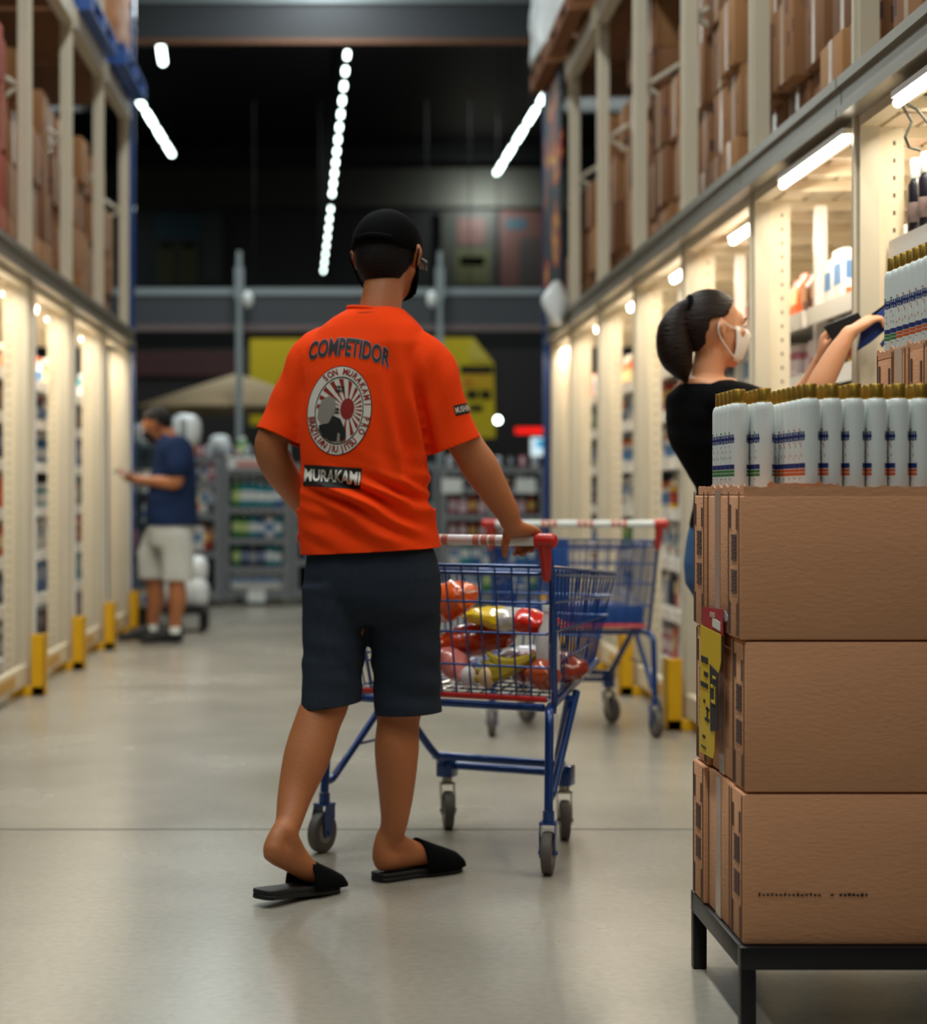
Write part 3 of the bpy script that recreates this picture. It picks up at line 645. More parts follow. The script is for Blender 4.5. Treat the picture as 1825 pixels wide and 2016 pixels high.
# wire display rack behind the phone
r = empty('wire_stand', (W(290, 1000, 14.6).x, 14.6, 0)); tag(r, 'tall grey-blue wire stand full of pale packs behind the person in navy', 'stand')
wm = mat('teal_wire', '3a5460', .5, metal=.4); cx = W(305, 1000, 14.6).x
m = MB()
for x in [cx - .22 + .11 * k for k in range(5)]:
    m.tube([(x, 14.45, .05), (x, 14.45, 1.6)], .008, 5); m.tube([(x, 14.75, .05), (x, 14.75, 1.6)], .008, 5)
m.build('upright_wires', wm, r)
for z in (.1, .33, .56, .79, 1.02, 1.25, 1.36):
    m = MB(); m.box((cx, 14.6, z), (.48, .32, .012)); m.tube([(cx - .24, 14.44, z + .05), (cx + .24, 14.44, z + .05)], .007, 5); m.build('wire_tray', wm, r)
for li, z in enumerate((.11, .34, .57, .8, 1.03)):
    for j in range(4):
        k = 'bottle' if li % 2 else 'pouch'; c = ['white', 'white', 'pink', 'grey', 'white'][(li + j) % 5]
        o = bpy.data.objects.new(NM[k], goods_mesh(k, c)); COL.objects.link(o); o.location = (cx - .17 + .113 * j, 14.52, z + .0); o.rotation_euler = (0, 0, R(90)); o.scale = (.95,) * 3
        tag(o, '%s %s, %s from left, %s tray up in the wire stand' % (c, 'bottle' if li % 2 else 'pouch', ORD[j], ORD[li]), k, 'pale goods in the wire stand')
soft((cx - .02, 14.6, 1.47), (.17, .12, .1), clear, 'wrapped_pack', 'pale wrapped pack on top of the wire stand', 'pack', seed=8)
# low black bench with white sacks
x0, x1 = W(272, 1240, 13.75).x, W(403, 1240, 13.75).x; r = empty('low_stand', ((x0 + x1) / 2, 13.9, 0)); tag(r, 'low black steel stand behind the legs of the person in navy', 'stand')
m = MB(); m.box(((x0 + x1) / 2, 13.95, .16), (x1 - x0, .45, .04)); m.build('top', blackm, r)
for x in (x0 + .02, x1 - .02):
    for y in (13.75, 14.15): m = MB(); m.box((x, y, .07), (.04, .04, .14)); m.build('leg', blackm, r)
for k, (px, py, s) in enumerate(((405, 1160, .12), (392, 1100, .11), (350, 1150, .11))):
    p = W(px, py, 13.95); soft((min(p.x, x1 - .1), 13.95 + .02 * k, .18 + s * (.9 if py > 1130 else 2.5)), (s, s * .9, s * .95), clear, 'white_sack', ['lower right white sack on the low black stand', 'upper white sack on the low black stand', 'lower left white sack on the low black stand'][k], 'sack', seed=11 + k, grp='white sacks on the low stand')

# ------------------------------------------------------------------ foreground carton stack on its black stand
SX0, SY0, SY1 = .742, 3.556, 4.03
def rnd_box(mb, x0, x1, y0, y1, z0, z1, mi=0, bev=.004): mb.box(((x0 + x1) / 2, (y0 + y1) / 2, (z0 + z1) / 2), (x1 - x0, y1 - y0, z1 - z0), mi, bev=bev)
r = empty('display_stand', (1.3, 3.8, 0)); tag(r, 'low black steel stand carrying the stack of cardboard boxes at right', 'stand')
m = MB()
for (a, b, c, d) in ((.735, 1.41, 3.54, 3.57), (.735, 1.41, 4.03, 4.06), (.735, .765, 3.57, 4.03), (1.38, 1.41, 3.57, 4.03)): rnd_box(m, a, b, c, d, .122, .165, 0, .002)
for k in range(6): rnd_box(m, .765, 1.38, 3.63 + k * .07, 3.66 + k * .07, .145, .165, 0, .002)
m.build('frame', blackm, r)
for x in (.7355, 1.3805):
    for y in (3.54, 4.03): m = MB(); rnd_box(m, x, x + .029, y, y + .029, 0, .122, 0, .002); m.build('leg', blackm, r)
def big_box(x0, x1, y0, y1, z0, label, front=False, marks=False, top_open=False, group='large cardboard boxes on the stand', h=.285):
    jx = rnd.uniform(-.003, .003); x0 += jx; z1 = z0 + h
    m = MB(); rnd_box(m, x0, x1, y0 + .001, y1 - .001, z0, z1 - (.012 if top_open else 0), 0, .005)
    o = m.build('cardboard_box', card); tag(o, label, 'box', group)
    for ys_ in (y0 + .009, y1 - .012):                 # flap seams on the aisle side
        m = MB(); m.box((x0 - .0008, ys_, (z0 + z1) / 2), (.0016, .004, h * .97)); setp(m.build('flap_seam', cardin), o)
    if marks:
        m = MB(); ym = (y0 + y1) / 2
        for (a, b) in ((.52, .70), (.30, .46)):
            for k in range(7): m.box((x0 - .001, ym - .005, z0 + h * (a + (b - a) * (k + .5) / 7)), (.0014, .05 - .006 * (k % 2), h * (b - a) / 7 * .86))
        m.box((x0 - .001, y1 - .028, z0 + h * .82), (.0014, .010, h * .16)); m.box((x0 - .001, y0 + .028, z0 + h * .8), (.0014, .010, h * .14))
        m.box((x0 - .001, y1 - .025, z0 + h * .13), (.0014, .007, h * .22)); m.box((x0 - .001, y0 + .025, z0 + h * .13), (.0014, .007, h * .22))
        setp(m.build('printed_mark', printk), o)
    else:
        m = MB(); m.box((x0 - .001, (y0 + y1) / 2, z0 + h * .5), (.0014, .05, h * .99)); setp(m.build('packing_tape', tape), o)
    return o
LN = ['bottom', 'middle', 'top']
for l in range(3):
    z = .166 + l * .2885
    sh = (0, .006, -.003)[l]
    big_box(SX0 + sh, 1.118, SY0, SY0 + .118, z, 'brown cardboard box at the front of the %s layer of the near stack' % LN[l], True, True, l == 2)
    big_box(SX0 + sh + .003, 1.118, SY0 + .12, SY0 + .352, z, 'brown cardboard box in the middle of the %s layer of the near stack' % LN[l], False, False, l == 2)
    big_box(SX0 + sh - .004, 1.118, SY0 + .354, SY1 + .008, z, 'brown cardboard box at the back of the %s layer of the near stack' % LN[l], False, True, l == 2)
    o = big_box(1.121, 1.40, SY0, SY1, z, 'wide brown cardboard box in the %s layer, right of the near stack' % LN[l])
for k, (a, b) in enumerate(((3.68, 3.80), (3.802, 3.905), (3.907, 4.035))):
    o = big_box(1.124 + .003 * k, 1.40, a, b, 1.032, 'brown cardboard box %s from the front in the upper tier at the right edge' % ORD[k], False, k != 1, True, h=.288)
# printed line and small dents on the bottom front box
m = MB(); xx = SX0 + .0
X0 = W(1495, 1760, SY0).x
for k in range(26):
    if k in (15, 16, 18): continue
    wd = rnd.choice((.006, .005, .004)); xk = X0 + k * .0081
    m.box((xk, SY0 - .0006, W(0, 1762, SY0).z + rnd.uniform(-.0006, .0006)), (wd, .0012, .0042 if k > 18 else .003))
    if k % 3 == 0: m.box((xk, SY0 - .0006, W(0, 1759, SY0).z), (.003, .0012, .002))
bb = [o for o in COL.objects if o.get('label', '').startswith('brown cardboard box at the front of the bottom')][0]
setp(m.build('printed_line', printbk), bb)
# ragged cardboard tray rim around the bottles
m = MB(); P0 = []
nseg = 60
def rim_wall(mb, pts, th=.003, base=1.018):
    for i in range(len(pts) - 1):
        a, b = pts[i], pts[i + 1]; d = Vector((b[0] - a[0], b[1] - a[1], 0)); nrm = Vector((-d.y, d.x, 0)).normalized() * th
        vs = [(a[0], a[1], base), (b[0], b[1], base), (b[0], b[1], b[2]), (a[0], a[1], a[2])]
        vs += [tuple(Vector(v) + nrm) for v in vs]
        mb.add(vs, [(0, 1, 2, 3), (7, 6, 5, 4), (3, 2, 6, 7), (0, 4, 5, 1), (0, 3, 7, 4), (1, 2, 6, 5)])
def ragged(x0, y0, x1, y1, n, z, amp, seed):
    return [(x0 + (x1 - x0) * i / n, y0 + (y1 - y0) * i / n, z + amp * noise.noise(Vector((i * .35, seed, 0)))) for i in range(n + 1)]
rim_wall(m, ragged(SX0 + .004, SY0 + .003, 1.115, SY0 + .003, 50, 1.034, .006, 3), base=1.012); rim_wall(m, ragged(SX0 + .004, SY1, SX0 + .004, SY0 + .004, 40, 1.035, .008, 7))
rim_wall(m, ragged(SX0 + .05, SY0 + .012, .93, SY0 + .022, 26, 1.040, .010, 12)); rnd_box(m, SX0 + .006, 1.116, SY0 + .006, SY1, 1.018, 1.021, 0, .0005)
tag(m.build('cardboard_tray', card), 'shallow torn-edged cardboard tray holding the nearest white bottles', 'tray')
m = MB(); rim_wall(m, ragged(1.128, 4.03, 1.128, 3.69, 40, 1.322, .012, 5), base=1.305); rim_wall(m, ragged(1.13, 3.69, 1.40, 3.69, 30, 1.322, .008, 9), base=1.305)
rnd_box(m, 1.13, 1.40, 3.69, 4.03, 1.305, 1.309, 0, .0005)
tag(m.build('cardboard_tray', card), 'shallow torn-edged cardboard tray holding the upper white bottles at the right edge', 'tray')
# price tag on the side of the stack
tx = SX0 - .012
def onside(x, y, d): return (d, HC - (y - PY) * d / F)
r = empty('price_tag', (tx, 3.8, .5)); tag(r, 'yellow and red hanging price tag taped to the side of the near box stack', 'tag')
ya, yb = 3.70, 3.915
def side_patch(poly, x, mt, name, th=.0012, bow=0):
    m = MB(); m.prism(poly, 0, x - th, x); return m.build(name, mt, r)
side_patch([(ya, .792), (yb, .785), (yb, .745), (ya, .74)], tx + .004, mat('tag_red', 'a8222a', .5), 'red_header')
side_patch([(ya, .742), (yb, .747), (yb + .01, .53), (yb + .012, .482), (3.78, .487), (3.765, .505), (3.755, .60), (3.745, .64), (ya, .69)], tx, mat('tag_yellow', 'd8b410', .5, var=.05), 'yellow_sheet')
side_patch([(3.808, .675), (3.72, .665), (3.725, .55), (3.80, .54)], tx - .0015, printbk, 'black_panel')
for (a, b, z0, z1) in ((3.83, 3.90, .672, .685), (3.83, 3.87, .645, .655), (3.83, 3.905, .622, .632), (3.86, 3.875, .59, .597), (3.815, 3.86, .555, .562), (3.83, 3.84, .562, .585), (3.815, 3.85, .578, .583), (3.86, 3.885, .517, .523), (3.85, 3.9, .497, .5)):
    side_patch([(a, z0), (b, z0), (b, z1), (a, z1)], tx - .0015, printbk, 'printed_line')
for (a, b, z0, z1) in ((3.745, 3.785, .60, .606), (3.745, 3.752, .606, .635), (3.765, 3.79, .63, .636), (3.74, 3.77, .65, .655)):
    side_patch([(a, z0), (b, z0), (b, z1), (a, z1)], tx - .003, mat('tag_yellow', 'd8b410'), 'yellow_numeral')
side_patch([(3.72, .765), (3.80, .77), (3.80, .752), (3.72, .748)], tx - .0015 + .004, printw, 'white_lettering')
side_patch([(3.66, .775), (3.70, .79), (3.94, .783), (3.94, .77), (3.7, .768)], tx + .0085, mat('clear_tape', 'b8b6b8', .2, var=.2, scale=40), 'clear_tape')
m = MB(); m.box((tx + .006, 3.8, .775), (.010, .05, .01)); m.build('tape_fold', tape, r)

# white bottles with gold caps
def lathe_arc(prof, a0, a1, n, mi, mb, sx=1.0):
    vs = []
    for rr_, z in prof: vs += [(rr_ * sx * math.cos(a0 + (a1 - a0) * j / n), rr_ * math.sin(a0 + (a1 - a0) * j / n), z) for j in range(n + 1)]
    fs = [(i * (n + 1) + j, i * (n + 1) + j + 1, (i + 1) * (n + 1) + j + 1, (i + 1) * (n + 1) + j) for i in range(len(prof) - 1) for j in range(n)]
    mb.add(vs, fs, mi, True)
def bottle_proto(kind):
    e = empty('shampoo_bottle', (0, 0, 0))
    t = MB(); t.lathe([(.0165, 0), (.0195, .002), (.0200, .006), (.0200, .165), (.0193, .173), (.0165, .1795), (.0140, .1815)], seg=24); part(t, 'body', white, e)
    t = MB(); t.lathe([(.0136, .1805), (.0138, .182), (.0138, .2085), (.0128, .2098), (.001, .2100)], seg=20, cap=False)
    for z in (.1825, .2070): t.lathe([(.0138, z - .0006), (.0142, z), (.0138, z + .0006)], seg=20, cap=False)
    part(t, 'cap', gold, e)
    c = 3 if kind == 'green' else 2
    for base in (math.pi, 0):
        t = MB(); A = R(52); rr_ = .02022
        lathe_arc([(rr_, .1205), (rr_, .1235)], base - A * .5, base + A * .3, 5, c, t)
        for k in range(7):                              # lettering strokes of the name
            a0 = base - A + k * 2 * A / 7; lathe_arc([(rr_, .102 - .002 * (k % 2)), (rr_, .1185)], a0 + .02, a0 + 2 * A / 7 * .72, 2, 0, t)
        lathe_arc([(rr_, .1015), (rr_, .1025)], base - A, base + A, 8, 0, t)
        lathe_arc([(rr_, .1065), (rr_, .112)], base - A, base + A, 8, 0, t)
        for k in range(9):                              # leaf drawing
            a0 = base - A * .7 + rnd.uniform(0, 1.2) * A; z0 = .06 + rnd.uniform(0, .036)
            lathe_arc([(rr_, z0), (rr_ + .0001, z0 + .005)], a0, a0 + .10, 2, 1 if kind == 'green' else 2, t)
        lathe_arc([(rr_, .048), (rr_, .0575)], base - A, base + A, 8, 0, t)
        lathe_arc([(rr_, .034), (rr_, .0395)], base - A, base + A, 8, c, t); lathe_arc([(rr_, .041), (rr_, .0465)], base - A, base + A, 8, c, t)
        lathe_arc([(rr_, .0275), (rr_, .029)], base - A * .4, base + A * .4, 4, 1, t)
        part(t, 'label', [printb, printgr, printo, printg], e)
    return e
po, pg = bottle_proto('orange'), bottle_proto('green'); used = {'o': False, 'g': False}
def place_bottle(kind, loc, label, group):
    src = po if kind == 'o' else pg
    if used[kind]: o = dup(src, loc, rnd.uniform(-.12, .12))
    else: o = src; o.location = loc; used[kind] = True
    tag(o, label, 'bottle', group)
for c in range(6):
    for rw in range(9):
        place_bottle('o', (W(1595, 0, 3.6).x + .0427 * c, 3.606 + .0427 * rw + rnd.uniform(-.001, .001), 1.0212),
                     'white gold-capped bottle, %s row from the front, %s column of the main lower block' % (ORD[rw], ORD[c]), 'white bottles in the lower tray')
for c, (x, y0, n) in enumerate(((.8275, 3.76, 6), (.785, 3.80, 5))):
    for rw in range(n):
        place_bottle('g', (x, y0 + .0427 * rw, 1.0212), 'white gold-capped green-label bottle, %s from front, %s at the left of the lower tray' % (ORD[rw], ('inner column', 'outer column')[c]), 'white bottles at the left of the lower tray')
for c in range(3):
    for rw in range(7):
        place_bottle('g' if rw > 4 and c == 0 else 'o', (1.153 + .0435 * c, 3.725 + .0435 * rw, 1.3092),
                     'white gold-capped bottle, %s from front, %s column of the upper tray' % (ORD[rw], ORD[c]), 'white bottles in the upper tray')

# ------------------------------------------------------------------ shopping carts
def wire(mb, pts, r_=.0028, seg=5, mi=0): mb.tube(pts, r_, seg, mi)
def lerp(a, b, t): return Vector(a).lerp(Vector(b), t)
def bent(pts, rad, n=4):                              # polyline with rounded corners
    out = [Vector(pts[0])]
    for i in range(1, len(pts) - 1):
        p, a, b = Vector(pts[i]), Vector(pts[i - 1]), Vector(pts[i + 1]); q = min(rad, (a - p).length * .45, (b - p).length * .45)
        s, e = p + (a - p).normalized() * q, p + (b - p).normalized() * q
        out += [s * (1 - t) ** 2 + p * 2 * t * (1 - t) + e * t * t for t in [k / n for k in range(n + 1)]]
    return out + [Vector(pts[-1])]
def wheel(parent, x, y, swivel, front):
    e = MB(); rot = Matrix.Rotation(swivel, 3, 'Z'); wr = .058; off = .03 if front else .012
    c = Vector((x, y, 0)); wc = c + rot @ Vector((0, -off, wr)); q = rot @ Matrix.Rotation(R(90), 3, 'Y')
    t = MB(); t.lathe([(.03, -.013), (.048, -.015), (.056, -.013), (.058, -.006), (.058, .006), (.056, .013), (.048, .015), (.03, .013)], wc, 28, rot=q, cap=False)
    wo = t.build('wheel', rubber); wo.parent = parent
    t = MB(); t.lathe([(.001, -.014), (.031, -.0135), (.033, -.011), (.033, .011), (.031, .0135), (.001, .014)], wc, 20, rot=q, cap=False); h = t.build('hub', mat('hub_grey', '8a857a', .5)); h.parent = wo
    t = MB()
    for s in (-1, 1):
        pl = [(-.022, .135), (.022, .135), (.022, .1), (.015 - off, .045), (-.015 - off, .045), (-.03 - off * .3, .1)]
        vs = [(s * .019, a, b) for a, b in pl] + [(s * .022, a, b) for a, b in pl]; n = len(pl)
        t.add([c + rot @ Vector(v) for v in vs], [tuple(range(n)), tuple(range(n, 2 * n))[::-1]] + [(i, (i + 1) % n, n + (i + 1) % n, n + i) for i in range(n)])
    t.box(c + Vector((0, 0, .136)), (.046, .046, .006), rot=rot); t.tube([c + Vector((0, 0, .136)), c + Vector((0, 0, .168))], .016, 12)
    t.tube([wc + rot @ Vector((-.026, 0, 0)), wc + rot @ Vector((.026, 0, 0))], .006, 8)
    f = t.build('caster_fork', blueM if not front else chrome); f.parent = wo
def make_cart():
    e = empty('shopping_cart', (0, 0, 0)); B = blueM
    HWt, HWb, FWt, FWb = .345, .31, .25, .21            # half widths: rear top/bottom, front top/bottom
    RT, RB, FT, FB = (.0, .825), (.10, .455), (.87, .775), (.78, .515)
    rt = lambda s, t: Vector((s * (HWt + (HWb - HWt) * t), RT[0] + (RB[0] - RT[0]) * t, RT[1] + (RB[1] - RT[1]) * t))
    ft = lambda s, t: Vector((s * (FWt + (FWb - FWt) * t), FT[0] + (FB[0] - FT[0]) * t, FT[1] + (FB[1] - FT[1]) * t))
    m = MB()                                           # basket wires
    for k in range(1, 14):                             # rear gate
        u = k / 14 * 2 - 1; wire(m, [Vector((u * HWt, RT[0], RT[1])), Vector((u * HWb, RB[0], RB[1]))])
    for k in range(1, 12):                             # front
        u = k / 12 * 2 - 1; wire(m, [Vector((u * FWt, FT[0], FT[1])), Vector((u * FWb, FB[0], FB[1]))])
    for s in (-1, 1):
        for k in range(1, 20):
            t = k / 20; wire(m, [rt(s, 0).lerp(ft(s, 0), t), rt(s, 1).lerp(ft(s, 1), t)])
        for tz in (.27, .5, .75): wire(m, [rt(s, tz), ft(s, tz)], .0035)
    for tz in (.27, .5, .75):
        wire(m, [rt(-1, tz), rt(1, tz)], .0035); wire(m, [ft(-1, tz), ft(1, tz)], .0035)
    for k in range(15):
        u = k / 14 * 2 - 1; wire(m, [Vector((u * HWb, RB[0], RB[1])), Vector((u * FWb, FB[0], FB[1]))])
    for k in range(1, 12):
        t = k / 12; wire(m, [rt(-1, 1).lerp(ft(-1, 1), t), rt(1, 1).lerp(ft(1, 1), t)])
    part(m, 'wire_basket', B, e)
    m = MB()
    for z_ in (0, .055):
        m.tube(bent([rt(-1, z_), rt(1, z_), ft(1, z_), ft(-1, z_), rt(-1, z_)], .03), .0048, 6)
    part(m, 'basket_rim', B, e)
    m = MB(); m.tube([rt(-1, 1) + Vector((.0, -.004, .004)), rt(1, 1) + Vector((0, -.004, .004))], .008, 8); part(m, 'red_bottom_strip', redP, e)
    m = MB(); hz = .895
    m.tube([(-.335, -.03, hz), (.335, -.03, hz)], .0145, 16); h = part(m, 'handle', white, e)
    for x in (-.27, -.13, .02, .16):
        m = MB()
        for q in range(3): lathe_x(m, x + q * .024, -.03, hz, .0149)
        part(m, 'handle_print', mat('handle_red_print', 'c88270', .5), e).parent = h
    for s in (-1, 1):
        m = MB(); m.tube([(s * .33, -.03, hz), (s * .378, -.03, hz)], [.021, .020], 16, rounded=False); m.ell((s * .378, -.03, hz), (.012, .020, .020))
        m.tube([(s * .352, -.03, hz), (s * .350, -.012, hz - .05), (s * .347, .0, hz - .10)], [.019, .016, .012], 10, rounded=True)
        part(m, 'handle_end', redP, e)
        m = MB(); m.tube(bent([(s * .36, -.02, hz), (s * .350, .03, .80), (s * .325, .12, .46), (s * .32, .12, .42)], .03), .009, 8); part(m, 'handle_support', B, e)
        m = MB(); m.tube(bent([ft(s, 1) + Vector((0, 0, -.01)), (s * .305, .13, .432), (s * .335, .055, .425), (s * .34, .035, .17)], .05), .0125, 10)
        part(m, 'rear_leg', B, e)
        m = MB(); m.tube(bent([(s * .285, .40, .45), (s * .335, .07, .20), (s * .34, .035, .20)], .04), .0115, 10)
        part(m, 'brace_tube', B, e)
        m = MB(); m.tube(bent([(s * .285, .34, .44), (s * .20, .47, .24), (s * .19, .55, .19), (s * .19, .58, .19)], .05), .0125, 10); m.tube([(s * .31, .2, .29), (s * .27, .36, .30)], .004, 6)
        m.box((s * .19, .555, .185), (.052, .052, .06), bev=.004)
        part(m, 'front_leg', B, e)
    m = MB(); m.tube(bent([(-.29, .13, .432), (.29, .13, .432)], .02), .011, 10); part(m, 'rear_crossbar', B, e)
    m = MB(); m.tube([(-.19, .56, .19), (.19, .56, .19)], .0125, 10); m.tube([(-.21, .50, .225), (.21, .50, .225)], .0125, 10); part(m, 'lower_crossbar', B, e)
    wheel(e, -.34, .035, R(-6), False); wheel(e, .34, .035, R(14), False); wheel(e, -.19, .555, R(30), True); wheel(e, .19, .555, R(24), True)
    return e
def lathe_x(mb, x, y, z, r_):
    q = Matrix.Rotation(R(90), 3, 'Y'); mb.lathe([(r_, -.009), (r_, .009)], (x, y, z), 16, rot=q, cap=False)
cart = make_cart(); cart.location = (.213, 5.17, 0); cart.rotation_euler = (0, 0, R(-27))
tag(cart, 'blue wire shopping cart full of groceries held by the person in orange', 'cart', 'shopping carts')
cart2 = dup(cart, (.935, 7.86, 0), R(-3)); tag(cart2, 'empty blue shopping cart standing beyond the loaded cart near the right rack', 'cart', 'shopping carts')
m = MB(); m.box((0, .46, .487), (.56, .68, .02), bev=.004, rot=Matrix.Rotation(R(4.9), 3, 'X')); m.box((0, .12, .50), (.60, .012, .09), bev=.003); m.box((-.06, .11, .68), (.09, .02, .30), bev=.004)
part(m, 'blue_tray', blueP, cart2)
m = MB(); m.tube([(-.3, .105, .462), (.3, .105, .462)], .008, 8); part(m, 'red_tray_edge', redP, cart2)

bpy.context.view_layer.update()
CM = Matrix.Translation((.213, 5.17, 0)) @ Matrix.Rotation(R(-27), 4, 'Z')
def cloc(x, y, z): return CM @ Vector((x, y, z))
def grocery(c, rad, hexs, name, label, cat, yaw=0, tilt=0, seed=1, bands=None, ex=.6, wob=.12):
    mt = mat(name + '_film_%d' % seed, hexs, .22, var=.35, scale=18, coat=.3)
    q = Matrix.Rotation(R(yaw), 3, 'Z') @ Matrix.Rotation(R(tilt), 3, 'Y')
    m = MB(); rg = []; n = 22
    for i in range(n + 1):                             # pillow pack running along local x
        t = i / n; f = math.sin(math.pi * min(max(t, .03), .97)) ** .4; ring = []
        for j in range(20):
            a = 2 * math.pi * j / 20
            flat = .12 if i in (0, n) else 1
            v = Vector(((t * 2 - 1) * rad[0], rad[1] * math.cos(a) * (.80 + .20 * f), rad[2] * math.sin(a) * (f if i not in (0, n) else .05)))
            v *= 1 + wob * noise.noise(v * 22 + Vector((seed, 0, 0))) + .10 * noise.noise(v * 60 + Vector((0, seed, 0)))
            ring.append(cloc(*c) + q @ v)
        rg.append(ring)
    m.rings(rg)
    o = m.build(name, [mt] + (bands or []))
    if bands:
        for p in o.data.polygons:
            i = (p.index // 20) / n if p.index < 20 * n else 0
            p.material_index = 1 if i < .38 else (2 if len(bands) > 1 and i < .55 else 0)
    return tag(o, label, cat, 'groceries in the loaded cart')
zb = .475
ylw = mat('snack_yellow', 'e8c01c', .22, var=.2, scale=18, coat=.3); slv = mat('snack_silver', 'd8d4cc', .2, var=.2, scale=18, metal=.3)
grocery((.155, .235, .665), (.135, .07, .036), 'd8240c', 'snack_bag', 'long red bag with yellow end lying on top of the cart load', 'snack bag', -22, 4, 1, [ylw, slv])
grocery((.01, .30, .60), (.12, .08, .05), 'c04010', 'snack_bag', 'orange and red snack bag under the red bag', 'snack bag', -10, -8, 2)
grocery((-.05, .26, .71), (.08, .06, .055), 'd85a18', 'snack_bag', 'orange bag with white top next to the shorts', 'snack bag', -30, -22, 3, [mat('snack_white', 'e8e2da', .25, var=.1)])
grocery((.20, .36, .52), (.12, .09, .05), '8a2a14', 'snack_bag', 'dark red pack at the bottom under the bananas', 'snack bag', 10, 0, 4)
grocery((-.01, .20, .535), (.06, .05, .04), 'd88078', 'pink_pack', 'pink pack leaning at the cart gate', 'pack', -35, 35, 5)
grocery((-.16, .24, .56), (.10, .07, .07), 'b06a3a', 'bread_bag', 'brown bread bag seen between the legs', 'bag', 40, 10, 6)
grocery((-.18, .26, .66), (.07, .06, .05), 'd87830', 'snack_bag', 'small orange pack seen between the legs, on top', 'snack bag', 20, 10, 7)
grocery((.27, .175, .52), (.045, .04, .045), 'b05028', 'sauce_pouch', 'reddish brown pouch in the lower right corner of the loaded cart', 'pouch', 60, 10, 8)
grocery((.13, .45, .54), (.09, .06, .035), 'c8c4cc', 'snack_bag', 'pale silvery bag near the far right side of the cart', 'snack bag', 30, 5, 9)
grocery((.05, .21, .50), (.05, .035, .02), '6a2018', 'snack_bag', 'dark red flat pack on the cart floor behind the gate', 'snack bag', -10, 0, 10)
for k, (x, y, hx) in enumerate(((.05, .165, 'e4e0dc'), (.105, .165, 'e8c890'))):
    m = MB(); m.ell(cloc(x, y, .505), (.024, .024, .03)); tag(m.build('small_jar', mat('jar_%d' % k, hx, .3)), ['small white round jar at the bottom of the gate', 'small cream round jar at the bottom of the gate'][k], 'jar', 'groceries in the loaded cart')
m = MB(); m.lathe([(.03, 0), (.034, .006), (.034, .13), (.026, .17), (.014, .205), (.0125, .22)], cloc(.275, .20, .475), 20); b = m.build('milk_bottle', mat('milky_plastic', 'd8d2d0', .3, var=.05))
tag(b, 'tall white bottle upright at the right corner of the loaded cart', 'bottle', 'groceries in the loaded cart')
m = MB(); m.lathe([(.015, .218), (.0155, .238), (.014, .241)], cloc(.275, .20, .475), 16); setp(m.build('cap', white), b)
# bananas
r = empty('banana_bunch', cloc(.15, .185, .53)); tag(r, 'bunch of green-yellow bananas behind the wires of the cart gate', 'bananas', 'groceries in the loaded cart')
bm_ = mat('banana_peel', 'b09a28', .45, var=.3, scale=20)
bpy.context.view_layer.update()
stem = Vector((.255, .20, .585))
for k in range(7):
    tip = Vector((.055 + .016 * (k % 4), .165 + .018 * (k // 4) + .004 * k, .500 + .024 * (k % 4))); ctl = (stem + tip) / 2 + Vector((-.01, -.02, -.05 - .006 * (k % 4)))
    P = [stem * (1 - t) ** 2 + ctl * 2 * t * (1 - t) + tip * t * t for t in [i / 9 for i in range(10)]]
    m = MB(); m.tube([cloc(*p) for p in P], [.006, .008, .014, .0165, .0175, .0175, .017, .015, .010, .004], 7, rounded=True); m.build('banana', bm_, r)

# ------------------------------------------------------------------ people
def interp(pts, n=5):                                  # Catmull-Rom through (Vector, radius)
    out = []
    for i in range(len(pts) - 1):
        p0, p1, p2, p3 = pts[max(i - 1, 0)], pts[i], pts[i + 1], pts[min(i + 2, len(pts) - 1)]
        for k in range(n):
            t = k / n
            f = lambda a, b, c, d: .5 * ((2 * b) + (c - a) * t + (2 * a - 5 * b + 4 * c - d) * t * t + (3 * b - a - 3 * c + d) * t ** 3)
            out.append((f(p0[0], p1[0], p2[0], p3[0]), max(.002, f(p0[1], p1[1], p2[1], p3[1]))))
    return out + [pts[-1]]
def limb(mb, pts, seg=16, n=5):
    q = interp([(Vector(p), r_) for p, r_ in pts], n); mb.tube([a for a, b in q], [b for a, b in q], seg, rounded=True)
def oval(c, hw, hd, yaw, n=36, ex=.85, tilt=(0, 0)):
    c = Vector(c); cs, sn = math.cos(yaw), math.sin(yaw); out = []
    for j in range(n):
        a = 2 * math.pi * j / n; u = hw * math.copysign(abs(math.cos(a)) ** ex, math.cos(a)); v = hd * math.copysign(abs(math.sin(a)) ** ex, math.sin(a))
        out.append(c + Vector((u * cs - v * sn, u * sn + v * cs, u * tilt[0] + v * tilt[1])))
    return out
def evalmesh(o, name=None):
    bpy.context.view_layer.update(); dg = bpy.context.evaluated_depsgraph_get()
    me = bpy.data.meshes.new_from_object(o.evaluated_get(dg)); old = o.data; o.modifiers.clear(); o.data = me
    me.polygons.foreach_set('use_smooth', [True] * len(me.polygons)); return o
def fuse(mb, name, mt, voxel, smooth=6, fac=.6):
    o = mb.build(name, mt); r_ = o.modifiers.new('r', 'REMESH'); r_.mode = 'VOXEL'; r_.voxel_size = voxel; r_.use_smooth_shade = True
    if smooth: s_ = o.modifiers.new('s', 'SMOOTH'); s_.factor = fac; s_.iterations = smooth
    return evalmesh(o)
